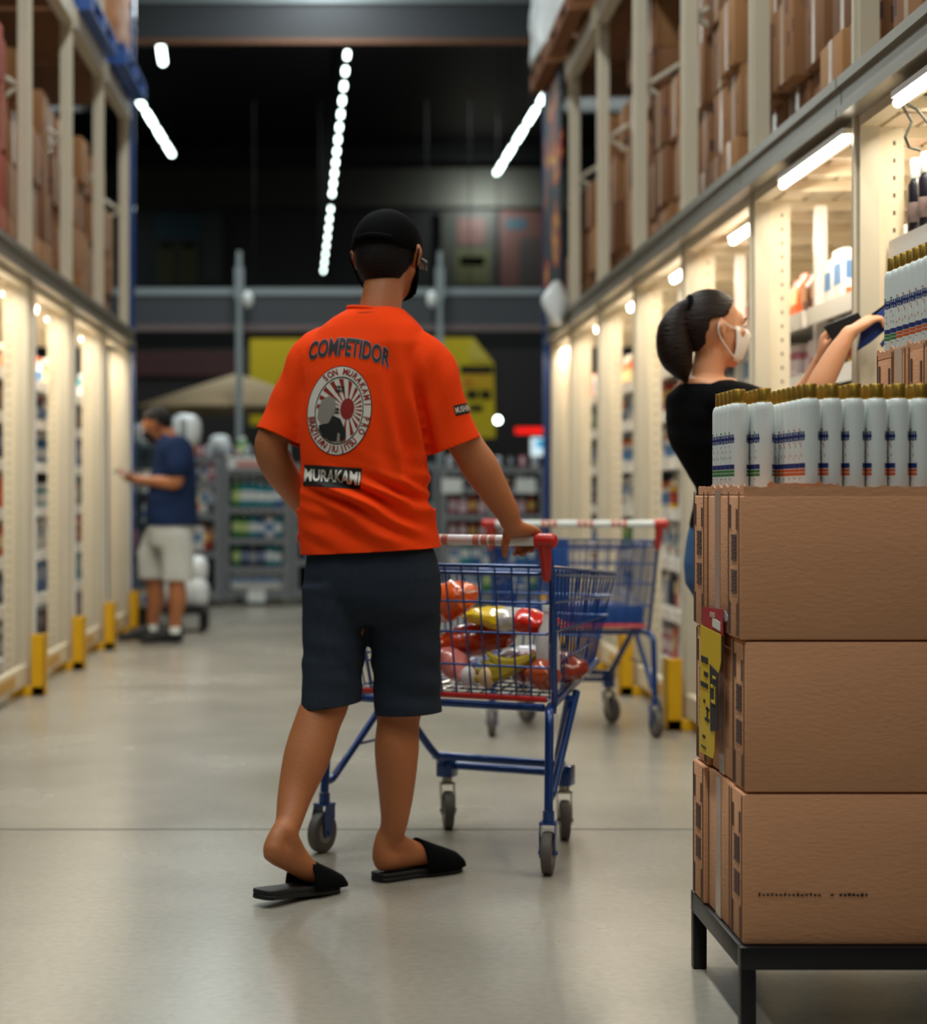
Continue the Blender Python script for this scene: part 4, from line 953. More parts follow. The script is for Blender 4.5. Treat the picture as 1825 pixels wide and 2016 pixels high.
def cut(o, co, no, region=None):                       # remove what lies beyond the plane inside the region
    bm = bmesh.new(); bm.from_mesh(o.data)
    fs = [f for f in bm.faces if region is None or region(f.calc_center_median())]
    ge = set(fs); [ge.update(f.edges) for f in fs]; [ge.update(f.verts) for f in fs]
    bmesh.ops.bisect_plane(bm, geom=list(ge), plane_co=co, plane_no=no)
    co, no = Vector(co), Vector(no)
    dl = [f for f in bm.faces if (f.calc_center_median() - co).dot(no) > 1e-5 and (region is None or region(f.calc_center_median()))]
    bmesh.ops.delete(bm, geom=dl, context='FACES'); bm.to_mesh(o.data); bm.free(); return o
def displace(o, fn):
    me = o.data; nrm = [v.normal.copy() for v in me.vertices]
    for v, n_ in zip(me.vertices, nrm): v.co = v.co + n_ * fn(v.co)
    me.update(); return o
def thick(o, t=.0025): s_ = o.modifiers.new('cloth', 'SOLIDIFY'); s_.thickness = t; s_.offset = -1; return o
def head(mb, M, fem=False):
    def E(c, r_): 
        t = MB(); t.ell((0, 0, 0), r_); mb.add([M @ (v + Vector(c)) for v in t.v], t.f, 0, True)
    def T(pts, rr_): mb.tube([M @ Vector(p) for p in pts], rr_, 10, rounded=True)
    E((0, -.008, .022), (.076, .094, .096)); E((0, .03, -.01), (.067, .066, .085)); E((0, .034, -.062), (.052, .056, .052)); E((0, .062, -.098), (.022, .022, .018))
    E((0, .075, .03), (.05, .022, .03))
    T([(0, .092, .022), (0, .106, -.004), (0, .118, -.026)], [.009, .011, .013]); E((.014, .102, -.03), (.009, .010, .008)); E((-.014, .102, -.03), (.009, .010, .008))
    T([(-.022, .088, -.058), (0, .1, -.055), (.022, .088, -.058)], [.006, .008, .006]); T([(-.018, .088, -.068), (0, .098, -.07), (.018, .088, -.068)], [.006, .009, .006])
    for s in (-1, 1):
        E((s * .043, .07, -.012), (.02, .02, .016)); E((s * .03, .086, .022), (.022, .012, .008))
        T([(s * .074, .0, .012), (s * .092, -.012, .024), (s * .097, -.016, .006), (s * .090, -.010, -.016), (s * .078, .002, -.03)], [.007, .009, .009, .008, .007])
        E((s * .082, -.002, -.002), (.008, .012, .022))
def eyes(M, parent, side=(-1, 1)):
    wmat = mat('eye_white', 'd8d2c8', .3); im = mat('eye_iris', '1c120c', .2)
    for s in side:
        t = MB(); t.ell((s * .031, .083, .008), (.013, .012, .010), seg=12, n=8); t.move(M); o = t.build('eye', wmat, parent)
        t = MB(); t.ell((s * .031, .0935, .008), (.006, .0025, .006), seg=10, n=6); t.move(M); setp(t.build('iris', im), o)
        t = MB(); t.tube([M @ Vector(p) for p in ((s * .016, .100, .027), (s * .032, .099, .032), (s * .05, .086, .028))], [.003, .0035, .002], 6); t.build('eyebrow', hairm, parent)
def hand(mb, o, f, nrm, thumb, curl=(.3, .5, .4), size=1.0, thumb_dir=(.6, .7, .35), spread=.0):
    f = Vector(f).normalized(); nrm = Vector(nrm); nrm = (nrm - f * nrm.dot(f)).normalized(); s = f.cross(nrm).normalized()
    if s.dot(Vector(thumb)) < 0: s = -s
    o = Vector(o); P = lambda a, b, c=0: o + (f * a + s * b + nrm * c) * size
    rg = []
    for a, hw, hd in ((-.005, .024, .018), (.02, .031, .017), (.05, .040, .0155), (.078, .042, .014), (.092, .039, .011)):
        rg.append([P(a, hw * math.copysign(abs(math.cos(q)) ** .7, math.cos(q)), hd * math.sin(q)) for q in [2 * math.pi * j / 18 for j in range(18)]])
    mb.rings(rg)
    for k, (b, L) in enumerate(((.031, .070), (.010, .078), (-.012, .072), (-.031, .056))):
        p = P(.082, b); pts = [(P(.06, b * .9), .0098 * size), (p, .0098 * size)]; a = 0
        for sg, c in zip((.45, .31, .24), curl):
            a += c * (1 + .08 * k); d = f * math.cos(a) + nrm * math.sin(a) + s * (spread * b * 8); p = p + d * L * sg * size; pts.append((p, (.0094, .0086, .0074)[len(pts) - 2] * size))
        mb.tube([q[0] for q in pts], [q[1] for q in pts], 10, rounded=True)
    d = (f * thumb_dir[0] + s * thumb_dir[1] + nrm * thumb_dir[2]).normalized(); d2 = (d + f * .5 + nrm * .35).normalized()
    mb.tube([P(.012, .016, .004), P(.03, .030, .006), P(.03, .030, .006) + d * .034 * size, P(.03, .030, .006) + (d * .034 + d2 * .027) * size], [.015 * size, .0125 * size, .0112 * size, .0085 * size], 10, rounded=True)
def foot(mb, M, bend=0, right=True, toes=True):
    piv = Vector((0, .185, .008)); rb = Matrix.Rotation(-bend, 3, 'X')
    B = lambda v: M @ (piv + rb @ (v - piv) if v.y < .185 else v)
    rg = []
    for y, zc, hw, hh in ((-.012, .03, .014, .018), (.0, .031, .026, .028), (.03, .036, .032, .036), (.07, .043, .031, .042), (.11, .038, .034, .036), (.15, .029, .040, .028), (.185, .022, .044, .022), (.21, .016, .044, .016), (.222, .014, .040, .012)):
        rg.append([B(Vector((hw * math.cos(q), y, zc + hh * math.sin(q)))) for q in [2 * math.pi * j / 20 for j in range(20)]])
    mb.rings(rg); g = 1 if right else -1
    limb(mb, [(B(Vector((0, .024, .085))), .033), (B(Vector((0, .045, .070))), .034), (B(Vector((0, .08, .055))), .031), (B(Vector((0, .125, .040))), .026)], 16)
    limb(mb, [(B(Vector((0, .018, .095))), .024), (B(Vector((0, .008, .062))), .026), (B(Vector((0, .010, .036))), .029)], 16)
    if toes:
        for k, (x, l, r_) in enumerate(((-.030, .262, .0135), (-.009, .258, .010), (.008, .250, .0095), (.023, .240, .009), (.036, .229, .0088))):
            mb.tube([B(Vector((g * x, .205, .014))), B(Vector((g * x * 1.05, l - .018, .016))), B(Vector((g * x * 1.05, l - .004, .011)))], [r_, r_, r_ * .85], 8, rounded=True)
    return B
def fdir(loc, d):                                      # frame with y along d (horizontal), z up
    d = Vector((d[0], d[1], 0)).normalized(); x = d.cross(Vector((0, 0, 1)))
    return Matrix.Translation(loc) @ Matrix((x, d, Vector((0, 0, 1)))).transposed().to_4x4()
def sandal(parent, M, sh=0):
    m = MB(); pl = []
    for y, hw in ((-.014, .012), (-.010, .026), (.0, .034), (.04, .036), (.09, .034), (.14, .040), (.19, .048), (.23, .047), (.255, .036), (.268, .018)): pl.append((hw, y))
    poly = pl + [(-a, b) for a, b in pl[::-1]]; n = len(poly)
    for (z0, z1, mi, k) in ((0, .012, 0, 1), (.012, .024, 0, 1.0)):
        vs = [(a * k, b, z0) for a, b in poly] + [(a * k, b, z1) for a, b in poly]
        m.add(vs, [tuple(range(n))[::-1], tuple(range(n, 2 * n))] + [(i, (i + 1) % n, n + (i + 1) % n, n + i) for i in range(n)], mi)
    m.move(M); so = m.build('sandal', mat('black_foam', '08080a', .55, var=.3, scale=40), parent, bevel=.003)
    m = MB(); rg = []
    for y, h_, hw in ((.125, .096, .047), (.150, .086, .050), (.180, .074, .052), (.212, .062, .052), (.242, .050, .048), (.258, .036, .038)):
        rg.append((y + sh, h_ - sh * .3, hw))
    th = .004; out, inn = [], []
    for y, h_, hw in rg:
        out.append([M @ Vector((hw * math.cos(q), y, .016 + (h_ - .016) * math.sin(q) ** .8 if math.sin(q) > 0 else .016)) for q in [math.pi * j / 16 for j in range(17)]])
    vs = [p for r_ in out for p in r_]; fs = [(i * 17 + j, i * 17 + j + 1, (i + 1) * 17 + j + 1, (i + 1) * 17 + j) for i in range(len(out) - 1) for j in range(16)]
    m.add(vs, fs, 0, True); st = m.build('strap', blackf); tk = st.modifiers.new('t', 'SOLIDIFY'); tk.thickness = .006; tk.offset = 1; setp(st, so)
    m = MB(); m.tube([M @ Vector((.020, .17, .062)), M @ Vector((.036, .185, .050))], .0022, 6); setp(m.build('sheen_logo', mat('silver_mark', 'c8c4c0', .3)), so)
    return so

# ---- person in orange
Y1 = R(-20)
P1 = empty('person', (.05, 4.9, 0)); tag(P1, 'person in orange jersey, black cap and slate shorts pushing the loaded cart', 'person')
m = MB()
HM = Matrix.Translation(W(763, 507, 4.95)) @ Matrix.Rotation(R(-24), 4, 'Z') @ Matrix.Rotation(R(-4), 4, 'X')
head(m, HM)
limb(m, [(W(742, 650, 4.90), .062), (W(748, 610, 4.905), .056), (W(755, 570, 4.92), .0535), (W(762, 530, 4.945), .056)])
trunk = [(622, 690, 800, .06), (650, 640, 822, .085), (690, 615, 842, .10), (760, 608, 836, .112), (860, 606, 826, .112), (960, 606, 828, .105), (1040, 604, 848, .112), (1110, 606, 856, .115), (1150, 612, 850, .11)]
m.rings([oval(W((a + b) / 2, y, 4.9), (b - a) / 2 * 4.9 / F, hd, Y1) for y, a, b, hd in trunk])
# left arm (hand rests on the handle beyond the body)
LA = [(W(632, 695, 4.965), .052), (W(606, 740, 4.965), .050), (W(566, 815, 4.96), .046), (W(534, 872, 4.95), .0445), (W(545, 915, 4.975), .046), (W(575, 960, 5.03), .040), (W(606, 1012, 5.11), .029), (W(618, 1040, 5.17), .026)]
limb(m, LA)
hl = CM @ Vector((-.262, -.03, .895))
hand(m, hl + Vector((-.008, -.074, .034)), (.16, 1, -.10), (0, 0, -1), (1, 0, 0), (.75, .9, .6), 1.0, (.5, .6, .6))
m.tube([W(618, 1040, 5.17), hl + Vector((-.008, -.07, .034))], .025, 12, rounded=True)
hr = CM @ Vector((.286, -.03, .895)); HO = hr + Vector((-.022, -.062, .037))
RA = [(W(826, 706, 4.86), .054), (W(852, 752, 4.86), .052), (W(890, 830, 4.87), .0475), (W(922, 884, 4.88), .0465), (W(945, 920, 4.89), .049), (W(972, 965, 4.905), .0415), (W(998, 1008, 4.925), .0325), (HO - Vector((.012, .012, -.014)), .0275), (HO, .025)]
limb(m, RA)
hand(m, HO, (.42, .88, -.16), (0, -.1, -1), (-1, .3, 0), (.75, 1.0, .7), 1.08, (.12, .30, 1.5))
# legs
PB = Vector((-.098, 4.78, 0)); dL = Vector((.64, .77, 0))
ML = fdir(PB - dL.normalized() * .185 + Vector((0, 0, .024)), dL)
BL = foot(m, ML, R(27), False)
aL = BL(Vector((0, .026, .085)))
limb(m, [(W(682, 1120, 4.92), .085), (W(664, 1240, 4.90), .078), (W(644, 1370, 4.86), .062), (W(626, 1420, 4.84), .060), (W(604, 1490, 4.81), .0605), (W(582, 1560, 4.77), .046), (W(568, 1620, 4.72), .034), (aL, .033)], 20)
m.ell(BL(Vector((0, .010, .036))), (.029, .030, .030))
dR = Vector((.80, .60, 0)); MR = fdir(Vector(((748 - PX) * 4.95 / F, 4.945, .024)), dR)
BR = foot(m, MR, 0, True)
aR = BR(Vector((0, .032, .085)))
limb(m, [(W(786, 1120, 4.90), .085), (W(792, 1240, 4.91), .079), (W(790, 1370, 4.93), .062), (W(784, 1420, 4.935), .0565), (W(781, 1480, 4.93), .0585), (W(780, 1560, 4.94), .047), (W(776, 1620, 4.95), .036), (aR, .034)], 20)
body1 = fuse(m, 'body', skin, .0058, 5, .5); setp(body1, P1)
eyes(HM, P1)
# hair, cap, mask
def shell(M, c, rad, keep, name, mt, parent, seg=40, n=30, th=.004):
    m = MB(); m.ell(c, rad, seg=seg, n=n); o = m.build(name, mt); bm = bmesh.new(); bm.from_mesh(o.data)
    bmesh.ops.delete(bm, geom=[v for v in bm.verts if not keep(v.co)], context='VERTS')
    for _ in range(6): bmesh.ops.smooth_vert(bm, verts=[v for v in bm.verts if v.is_boundary], factor=.5, use_axis_x=True, use_axis_y=True, use_axis_z=True)
    for v in bm.verts: v.co = M @ v.co
    bm.to_mesh(o.data); bm.free(); o.data.polygons.foreach_set('use_smooth', [True] * len(o.data.polygons))
    if th: thick(o, th)
    setp(o, parent); return o
shell(HM, (0, -.006, .012), (.083, .103, .108), lambda p: (p.y - .55 * p.z < .012 or p.z > .06) and p.z > -.088 + .25 * max(0, p.y + .06), 'hair', hairm, P1)
cp = shell(HM, (0, -.004, .024), (.090, .112, .102), lambda p: p.z > -.006 - .12 * p.y, 'cap', capm, P1, 44, 34, .003)
m = MB(); m.ell((0, -.004, .127), (.008, .008, .004), seg=12, n=8); m.move(HM); setp(m.build('cap_button', capm), cp)
m = MB(); rg = []
for t in (0, .33, .66, 1):
    rg.append([HM @ Vector((.088 * math.sin(a) * (1 - .15 * t), .06 + (.05 + .075 * t) * math.cos(a), .012 - .02 * t + (.016 * math.cos(2 * a)))) for a in [R(-78 + 156 * k / 14) for k in range(15)]])
vs = [p for r_ in rg for p in r_]; m.add(vs, [(i * 15 + j, i * 15 + j + 1, (i + 1) * 15 + j + 1, (i + 1) * 15 + j) for i in range(3) for j in range(14)], 0, True)
o = m.build('brim', mat('grey_brim', '6a655e', .7)); thick(o, .004); setp(o, cp)
m = MB(); m.tube([HM @ Vector((.0905 * math.sin(a), -.004 - .114 * math.cos(a), .028 + .010 * math.cos(2 * a))) for a in [R(-34 + 68 * k / 12) for k in range(13)]], .006, 6); setp(m.build('back_strap', blackf), cp)
def face_mask(M, mt, parent, loops=True):
    m = MB(); rg = []
    for z, r_, br in ((-.002, .100, .040), (-.022, .104, .048), (-.045, .102, .040), (-.068, .098, .026), (-.092, .092, .016), (-.106, .078, .006)):
        ring = []
        for k in range(17):
            a = R(-66 + 132 * k / 16); ct = math.cos(a * 1.3) ** 2 if abs(a) < R(66) else 0
            ring.append(M @ Vector((.078 * math.sin(a) * (1.0 if z > -.08 else .88), .012 + (r_ - .012) * math.cos(a) * .92 + br * max(0, math.cos(a * 2.0)) ** 2 * .62, z + .010 * math.sin(a) ** 2)))
        rg.append(ring)
    vs = [p for r_ in rg for p in r_]; m.add(vs, [(i * 17 + j, i * 17 + j + 1, (i + 1) * 17 + j + 1, (i + 1) * 17 + j) for i in range(len(rg) - 1) for j in range(16)], 0, True)
    o = m.build('face_mask', mt); thick(o, .002); setp(o, parent)
    if loops:
        for s in (-1, 1):
            m = MB(); q = interp([(M @ Vector(p), .0022) for p in ((s * .071, .045, -.004), (s * .083, .018, .006), (s * .094, -.012, .018), (s * .096, -.024, .0), (s * .088, -.014, -.03), (s * .078, .018, -.07), (s * .062, .045, -.092))], 5)
            m.tube([a for a, b in q], .0026, 6); setp(m.build('ear_loop', mt), o)
    return o
face_mask(HM, mat('black_mask', '060608', .9, spec=.1), P1)
# shorts
m = MB()
m.rings([oval(W((a + b) / 2, y, 4.9), (b - a) / 2 * 4.9 / F, hd, Y1, ex=.9) for y, a, b, hd in ((1065, 612, 846, .112), (1085, 602, 858, .122), (1130, 596, 870, .132), (1170, 597, 871, .130), (1205, 600, 869, .11), (1225, 620, 850, .08))])
m.rings([oval(W(cx, y, d), hw, hd, R(-30), ex=.9) for y, cx, d, hw, hd in ((1150, 664, 4.91, .083, .11), (1230, 661, 4.90, .080, .100), (1310, 655, 4.875, .074, .090), (1370, 652, 4.86, .072, .086), (1440, 648, 4.85, .070, .082))])
m.rings([oval(W(cx, y, d), hw, hd, R(-30), ex=.9) for y, cx, d, hw, hd in ((1150, 797, 4.895, .083, .11), (1230, 797, 4.90, .090, .100), (1310, 800, 4.915, .088, .092), (1370, 803, 4.93, .085, .088), (1440, 806, 4.93, .084, .086))])
sh = fuse(m, 'shorts', denim, .0065, 8, .6)
xc = W(724, 1300, 4.9).x
cut(sh, W(650, 1389, 4.85), Vector((.13, 0, -1)).normalized(), lambda c: c.x < xc and c.z < .62)
cut(sh, W(803, 1403, 4.93), Vector((.05, 0, -1)).normalized(), lambda c: c.x >= xc and c.z < .62)
def fsh(p):
    z = p.z; k = noise.noise(Vector((p.x * 9, p.y * 9, z * 5))); c = noise.noise(Vector((p.x * 4, p.y * 4, z * 26)))
    w_ = max(0, min(1, (.85 - z) / .25))
    return .0055 * k * w_ + .004 * c * w_ + .004 * math.exp(-((z - .60) / .12) ** 2) * math.sin(z * 75 + p.x * 30) * (.5 + k)
displace(sh, fsh); thick(sh, .003); setp(sh, P1)
def conform_mesh(bm, fn_pos, tree, off, ydir=Vector((0, 1, 0))):
    kill = []
    for v in bm.verts:
        q = fn_pos(v.co); h = tree.ray_cast(Vector((q.x, 4.0, q.z)), ydir)
        if h[0] is None: kill.append(v)
        else: v.co = h[0] - ydir * 0 + h[1] * (off if h[1].y < 0 else -off)
    if kill: bmesh.ops.delete(bm, geom=kill, context='VERTS')
# jersey
m = MB()
jer = [(606, 692, 793, .064), (613, 677, 800, .074), (624, 656, 812, .086), (645, 628, 832, .100), (680, 603, 852, .118), (740, 592, 852, .128), (800, 587, 846, .131), (880, 584, 842, .132), (950, 584, 846, .130), (1000, 583, 855, .132), (1045, 587, 862, .136), (1080, 590, 870, .138), (1130, 592, 872, .138)]
m.rings([oval(W((a + b) / 2, y, 4.9), (b - a) / 2 * 4.9 / F, hd, Y1) for y, a, b, hd in jer])
def sleeve(c):
    limb(m, c, 22, 4)
sleeve([(W(655, 700, 4.95), .082), (W(622, 716, 4.955), .080), (W(590, 776, 4.955), .070), (W(566, 826, 4.955), .066), (W(546, 866, 4.95), .066), (W(540, 880, 4.95), .064)])
sleeve([(W(806, 710, 4.87), .088), (W(836, 735, 4.865), .086), (W(862, 795, 4.865), .076), (W(880, 840, 4.87), .071), (W(897, 882, 4.87), .070), (W(903, 897, 4.87), .068)])
jr = fuse(m, 'jersey', orange, .0055, 9, .6)
cut(jr, W(548, 860, 4.95), (W(546, 866, 4.95) - W(566, 822, 4.955)).normalized(), lambda c: c.x < W(592, 0, 4.95).x and c.z > .98)
cut(jr, W(895, 879, 4.87), (W(897, 884, 4.87) - W(880, 840, 4.87)).normalized(), lambda c: c.x > W(843, 0, 4.87).x and c.z > .98)
cut(jr, W(730, 1084, 4.9), Vector((.06, 0, -1)).normalized(), lambda c: c.z < .95)
def fold(p):
    x, z = p.x, p.z; d = 0
    wl = math.exp(-((z - .985) / .085) ** 2)              # bunched folds above the waist
    bk_ = max(0, min(1, (4.92 - p.y) / .1)) * max(.25, 1 - (abs(x - .05) / .2) ** 3)
    d += wl * bk_ * (.012 * math.sin(z * 95 + x * 48 + 3.5 * noise.noise(Vector((x * 6, p.y * 6, z * 8)))) + .020 * noise.noise(Vector((x * 6, p.y * 6, z * 21 + x * 14))))
    d += .010 * bk_ * math.exp(-((z - 1.02) / .05) ** 2) * math.sin(z * 150 + x * 60)
    wr = math.exp(-((x - .155) / .06) ** 2) * math.exp(-((z - 1.18) / .14) ** 2)   # long drapes under the right shoulder
    d += wr * .016 * math.sin(x * 105 + z * 24)
    ws = math.exp(-((z - 1.30) / .10) ** 2) * (1 if x > .09 or x < -.12 else .15)
    d += ws * .011 * noise.noise(Vector((x * 22, p.y * 14, z * 7)))
    d += .0035 * noise.noise(Vector((x * 9, p.y * 9, z * 7)))
    d += .010 * math.exp(-((z - .90) / .03) ** 2) * noise.noise(Vector((x * 8, p.y * 8, 3)))
    return d
displace(jr, fold); jr.data.update()
jt = BVHTree.FromPolygons([v.co.copy() for v in jr.data.vertices], [tuple(p.vertices) for p in jr.data.polygons])
thick(jr, .002); setp(jr, P1)
cc = W(738, 613, 4.9); m = MB(); q_ = [p + Vector((0, 0, -.010 * (p.x - cc.x) / .07)) for p in oval(cc, .0705, .066, Y1, 40, 1)]; m.tube(q_ + [q_[0]], .0055, 8); setp(m.build('collar', orange), jr)
m = MB(); q_ = oval(W(739, 621, 4.9), .0885, .081, Y1, 40, 1); m.tube(q_ + [q_[0]], .0022, 6); setp(m.build('collar_seam', oranges), jr)
# prints on the jersey: laid on the cloth surface
def to_bm(vs, fs):
    bm = bmesh.new(); bv = [bm.verts.new(v) for v in vs]; [bm.faces.new([bv[i] for i in f]) for f in fs]; return bm
def lay(bm, origin, name, mt, off, sub=.007, rot=0, xs=1.0, zs=1.0, warp=None):
    bmesh.ops.triangulate(bm, faces=bm.faces[:])
    for _ in range(7):
        le = [e for e in bm.edges if e.calc_length() * max(xs, 1) > sub]
        if not le: break
        bmesh.ops.subdivide_edges(bm, edges=le, cuts=1); bmesh.ops.triangulate(bm, faces=[f for f in bm.faces if len(f.verts) > 3])
    cr, sr = math.cos(rot), math.sin(rot)
    def pos(c):
        if warp: c = warp(c)
        x, z = c.x * xs, c.y * zs; return Vector((origin.x + x * cr - z * sr, 0, origin.z + x * sr + z * cr))
    conform_mesh(bm, pos, jt, off)
    me = bpy.data.meshes.new(name); bm.to_mesh(me); bm.free(); me.materials.append(mt); o = bpy.data.objects.new(name, me); COL.objects.link(o)
    for p in me.polygons: p.use_smooth = True
    setp(o, jr); return o
def text_bm(s_, size, bold=.012, spacing=1.0):
    cu = bpy.data.curves.new('t', 'FONT'); cu.body = s_; cu.size = size; cu.align_x = 'CENTER'; cu.align_y = 'CENTER'; cu.offset = bold * size; cu.space_character = spacing; cu.resolution_u = 3
    o = bpy.data.objects.new('t', cu); COL.objects.link(o); bpy.context.view_layer.update()
    me = bpy.data.meshes.new_from_object(o.evaluated_get(bpy.context.evaluated_depsgraph_get())); bpy.data.objects.remove(o)
    bm = bmesh.new(); bm.from_mesh(me); return bm
px = 4.77 / F                                          # metres per photo pixel at the back of the jersey
def OP(x, y): return W(x, y, 4.77)
def quad(hw, hh): return to_bm([(-hw, -hh, 0), (hw, -hh, 0), (hw, hh, 0), (-hw, hh, 0)], [(0, 1, 2, 3)])
arch = lambda c: Vector((c.x, c.y + .004 - .55 * c.x * c.x, 0))
lay(text_bm('COMPETIDOR', .054, .050, 1.0), OP(688, 688), 'shirt_lettering_outline', printsl, .0014, rot=R(-7), zs=1.15, xs=.60, warp=arch)
lay(text_bm('COMPETIDOR', .054, .026, 1.0), OP(688, 688), 'shirt_lettering', mat('dark_grey_ink', '2c2a30', .7), .0022, rot=R(-7), zs=1.15, xs=.60, warp=arch)
lay(quad(57 * px, 21 * px), OP(654, 939), 'name_patch', printbk, .0014, rot=R(-4))
lay(text_bm('MURAKAMI', .048, .03, .98), OP(654, 939), 'name_lettering', printw, .0024, rot=R(-4), zs=.92, xs=.60)
def disc(rx, rz, n=64, r0=0):
    if r0: 
        vs = [(rx * math.cos(a), rz * math.sin(a), 0) for a in [2 * math.pi * k / n for k in range(n)]] + [(rx * r0 * math.cos(a), rz * r0 * math.sin(a), 0) for a in [2 * math.pi * k / n for k in range(n)]]
        return to_bm(vs, [(k, (k + 1) % n, n + (k + 1) % n, n + k) for k in range(n)])
    vs = [(0, 0, 0)] + [(rx * math.cos(a), rz * math.sin(a), 0) for a in [2 * math.pi * k / n for k in range(n)]]
    return to_bm(vs, [(0, 1 + k, 1 + (k + 1) % n) for k in range(n)])
EO = OP(668, 808); RX, RZ = 62 * px, 87 * px; er = R(-7)
lay(disc(RX * 1.03, RZ * 1.02), EO, 'emblem_edge', printbk, .0012, rot=er); lay(disc(RX, RZ), EO, 'emblem_field', printw, .0018, rot=er)
lay(disc(RX * .77, RZ * .775, r0=.965), EO, 'emblem_ring', printbk, .0024, rot=er)
sun = (.020, .006)
for k in range(20):                                    # rays
    a = 2 * math.pi * k / 20; 
    def edge(an):
        for i in range(1, 60):
            r_ = i * .002; x, z = sun[0] + r_ * math.cos(an), sun[1] + r_ * math.sin(an)
            if (x / (RX * .73)) ** 2 + (z / (RZ * .735)) ** 2 > 1: return r_ - .002
        return .1
    if R(185) < a < R(268): continue
    w1 = R(4.2); e1, e2 = edge(a - w1), edge(a + w1)
    if min(e1, e2) < .02: continue
    lay(to_bm([(sun[0] + .017 * math.cos(a), sun[1] + .017 * math.sin(a), 0), (sun[0] + e1 * math.cos(a - w1), sun[1] + e1 * math.sin(a - w1), 0), (sun[0] + e2 * math.cos(a + w1), sun[1] + e2 * math.sin(a + w1), 0)], [(0, 1, 2)]), EO, 'emblem_ray', printr, .0026, rot=er)
lay(disc(.0175, .027, 24), EO + Vector((.021, 0, .004)), 'emblem_sun', printr, .0030, rot=er)
lay(to_bm([(-.052, .0, 0), (-.046, .022, 0), (-.030, .034, 0), (-.014, .030, 0), (-.010, .012, 0), (-.008, -.004, 0), (-.018, -.018, 0), (-.022, -.034, 0), (-.040, -.040, 0), (-.052, -.024, 0)], [tuple(range(10))]), EO, 'emblem_figure', mat('emblem_grey', '8c857c', .75), .0034, rot=er)
lay(to_bm([(-.046, -.042, 0), (-.022, -.036, 0), (-.014, -.014, 0), (.006, -.020, 0), (.024, -.052, 0), (.026, -.066, 0), (.010, -.079, 0), (-.012, -.080, 0), (-.032, -.070, 0), (-.044, -.054, 0)], [tuple(range(10))]), EO, 'emblem_figure', printbk, .0037, rot=er)
lay(to_bm([(.004, -.056, 0), (.010, -.058, 0), (.012, -.078, 0), (.004, -.078, 0)], [(0, 1, 2, 3)]), EO, 'emblem_figure', mat('emblem_grey', '8c857c', .75), .0041, rot=er)
for (x, z, w_, h_, an) in ((-.006, .060, .020, .003, 0), (-.004, .050, .024, .0035, 5), (-.006, .055, .003, .018, 10), (.004, .056, .003, .014, -8), (-.004, .002, .012, .003, 5), (-.004, -.006, .014, .003, 0), (-.004, -.002, .003, .014, 0)):
    b = quad(w_ / 2, h_ / 2); c0, s0 = math.cos(R(an)), math.sin(R(an))
    for v in b.verts: v.co = Vector((v.co.x * c0 - v.co.y * s0 + x, v.co.x * s0 + v.co.y * c0 + z, 0))
    lay(b, EO, 'emblem_character', printbk, .0041, rot=er)
def ring_text(s_, a0, a1, up):
    bmA = bmesh.new()
    for i, ch in enumerate(s_):
        if ch == ' ': continue
        a = a0 + (a1 - a0) * i / (len(s_) - 1); b = text_bm(ch, .022, .03); me = bpy.data.meshes.new('x'); 
        x, z = RX * .885 * math.cos(a), RZ * .885 * math.sin(a); tn = math.atan2(RZ * math.cos(a), -RX * math.sin(a)); r_ = tn + (math.pi if up else 0)
        for v in b.verts: 
            c = v.co.copy(); v.co = Vector((x + c.x * math.cos(r_) * .8 - c.y * math.sin(r_), z + c.x * math.sin(r_) * .8 + c.y * math.cos(r_), 0))
        b.to_mesh(me); b.free(); bmA.from_mesh(me); bpy.data.meshes.remove(me)
    lay(bmA, EO, 'emblem_lettering', printr, .0027, rot=er, sub=.006)
ring_text('SON MURAKAMI PRO', R(128), R(-28), True)
ring_text('BRAZILIAN JIU JITSU', R(196), R(312), False)
# sleeve patch, laid along the right sleeve
b = quad(.0215, .0135); lay(b, W(911, 805, 4.80), 'sleeve_patch', printbk, .0012, rot=R(14))
lay(text_bm('MUSHIN', .021, .02), W(911, 805, 4.80), 'sleeve_lettering', printw, .0022, rot=R(14), xs=.52)
# sandals
sandal(P1, fdir(Vector(((748 - PX) * 4.95 / F, 4.945, 0)), dR))
MLs = fdir(PB - dL.normalized() * .185, dL) @ Matrix.Translation((0, .25, 0)) @ Matrix.Rotation(R(-4.5), 4, 'X') @ Matrix.Translation((0, -.25, 0))
sandal(P1, MLs, .016)

# ---- person in black with tablet
Y2 = R(-62)
P2 = empty('person', (1.13, 5.5, 0)); tag(P2, 'person with dark ponytail, white mask and black T-shirt reaching up to the right rack', 'person')
HW = Matrix.Translation(W(1402, 650, 5.5)) @ Matrix.Rotation(R(-76), 4, 'Z') @ Matrix.Rotation(R(2), 4, 'X') @ Matrix.Scale(.96, 4)
m = MB(); head(m, HW)
limb(m, [(W(1392, 775, 5.5), .056), (W(1393, 735, 5.5), .048), (W(1400, 690, 5.5), .047), (W(1402, 660, 5.5), .05)])
tr2 = [(745, 1392, .075, .07), (770, 1400, .15, .085), (820, 1412, .165, .10), (880, 1422, .15, .10), (930, 1436, .125, .09), (965, 1450, .118, .088), (1010, 1452, .125, .09), (1080, 1450, .14, .095), (1140, 1448, .12, .08)]
m.rings([oval(W(cx, y, 5.5), hw, hd, Y2) for y, cx, hw, hd in tr2])
RA2 = [(W(1448, 790, 5.37), .046), (W(1490, 800, 5.33), .042), (W(1545, 800, 5.29), .036), (W(1592, 792, 5.27), .034), (W(1618, 750, 5.26), .036), (W(1645, 700, 5.255), .031), (W(1664, 668, 5.25), .024), (W(1672, 655, 5.25), .022)]
limb(m, RA2)
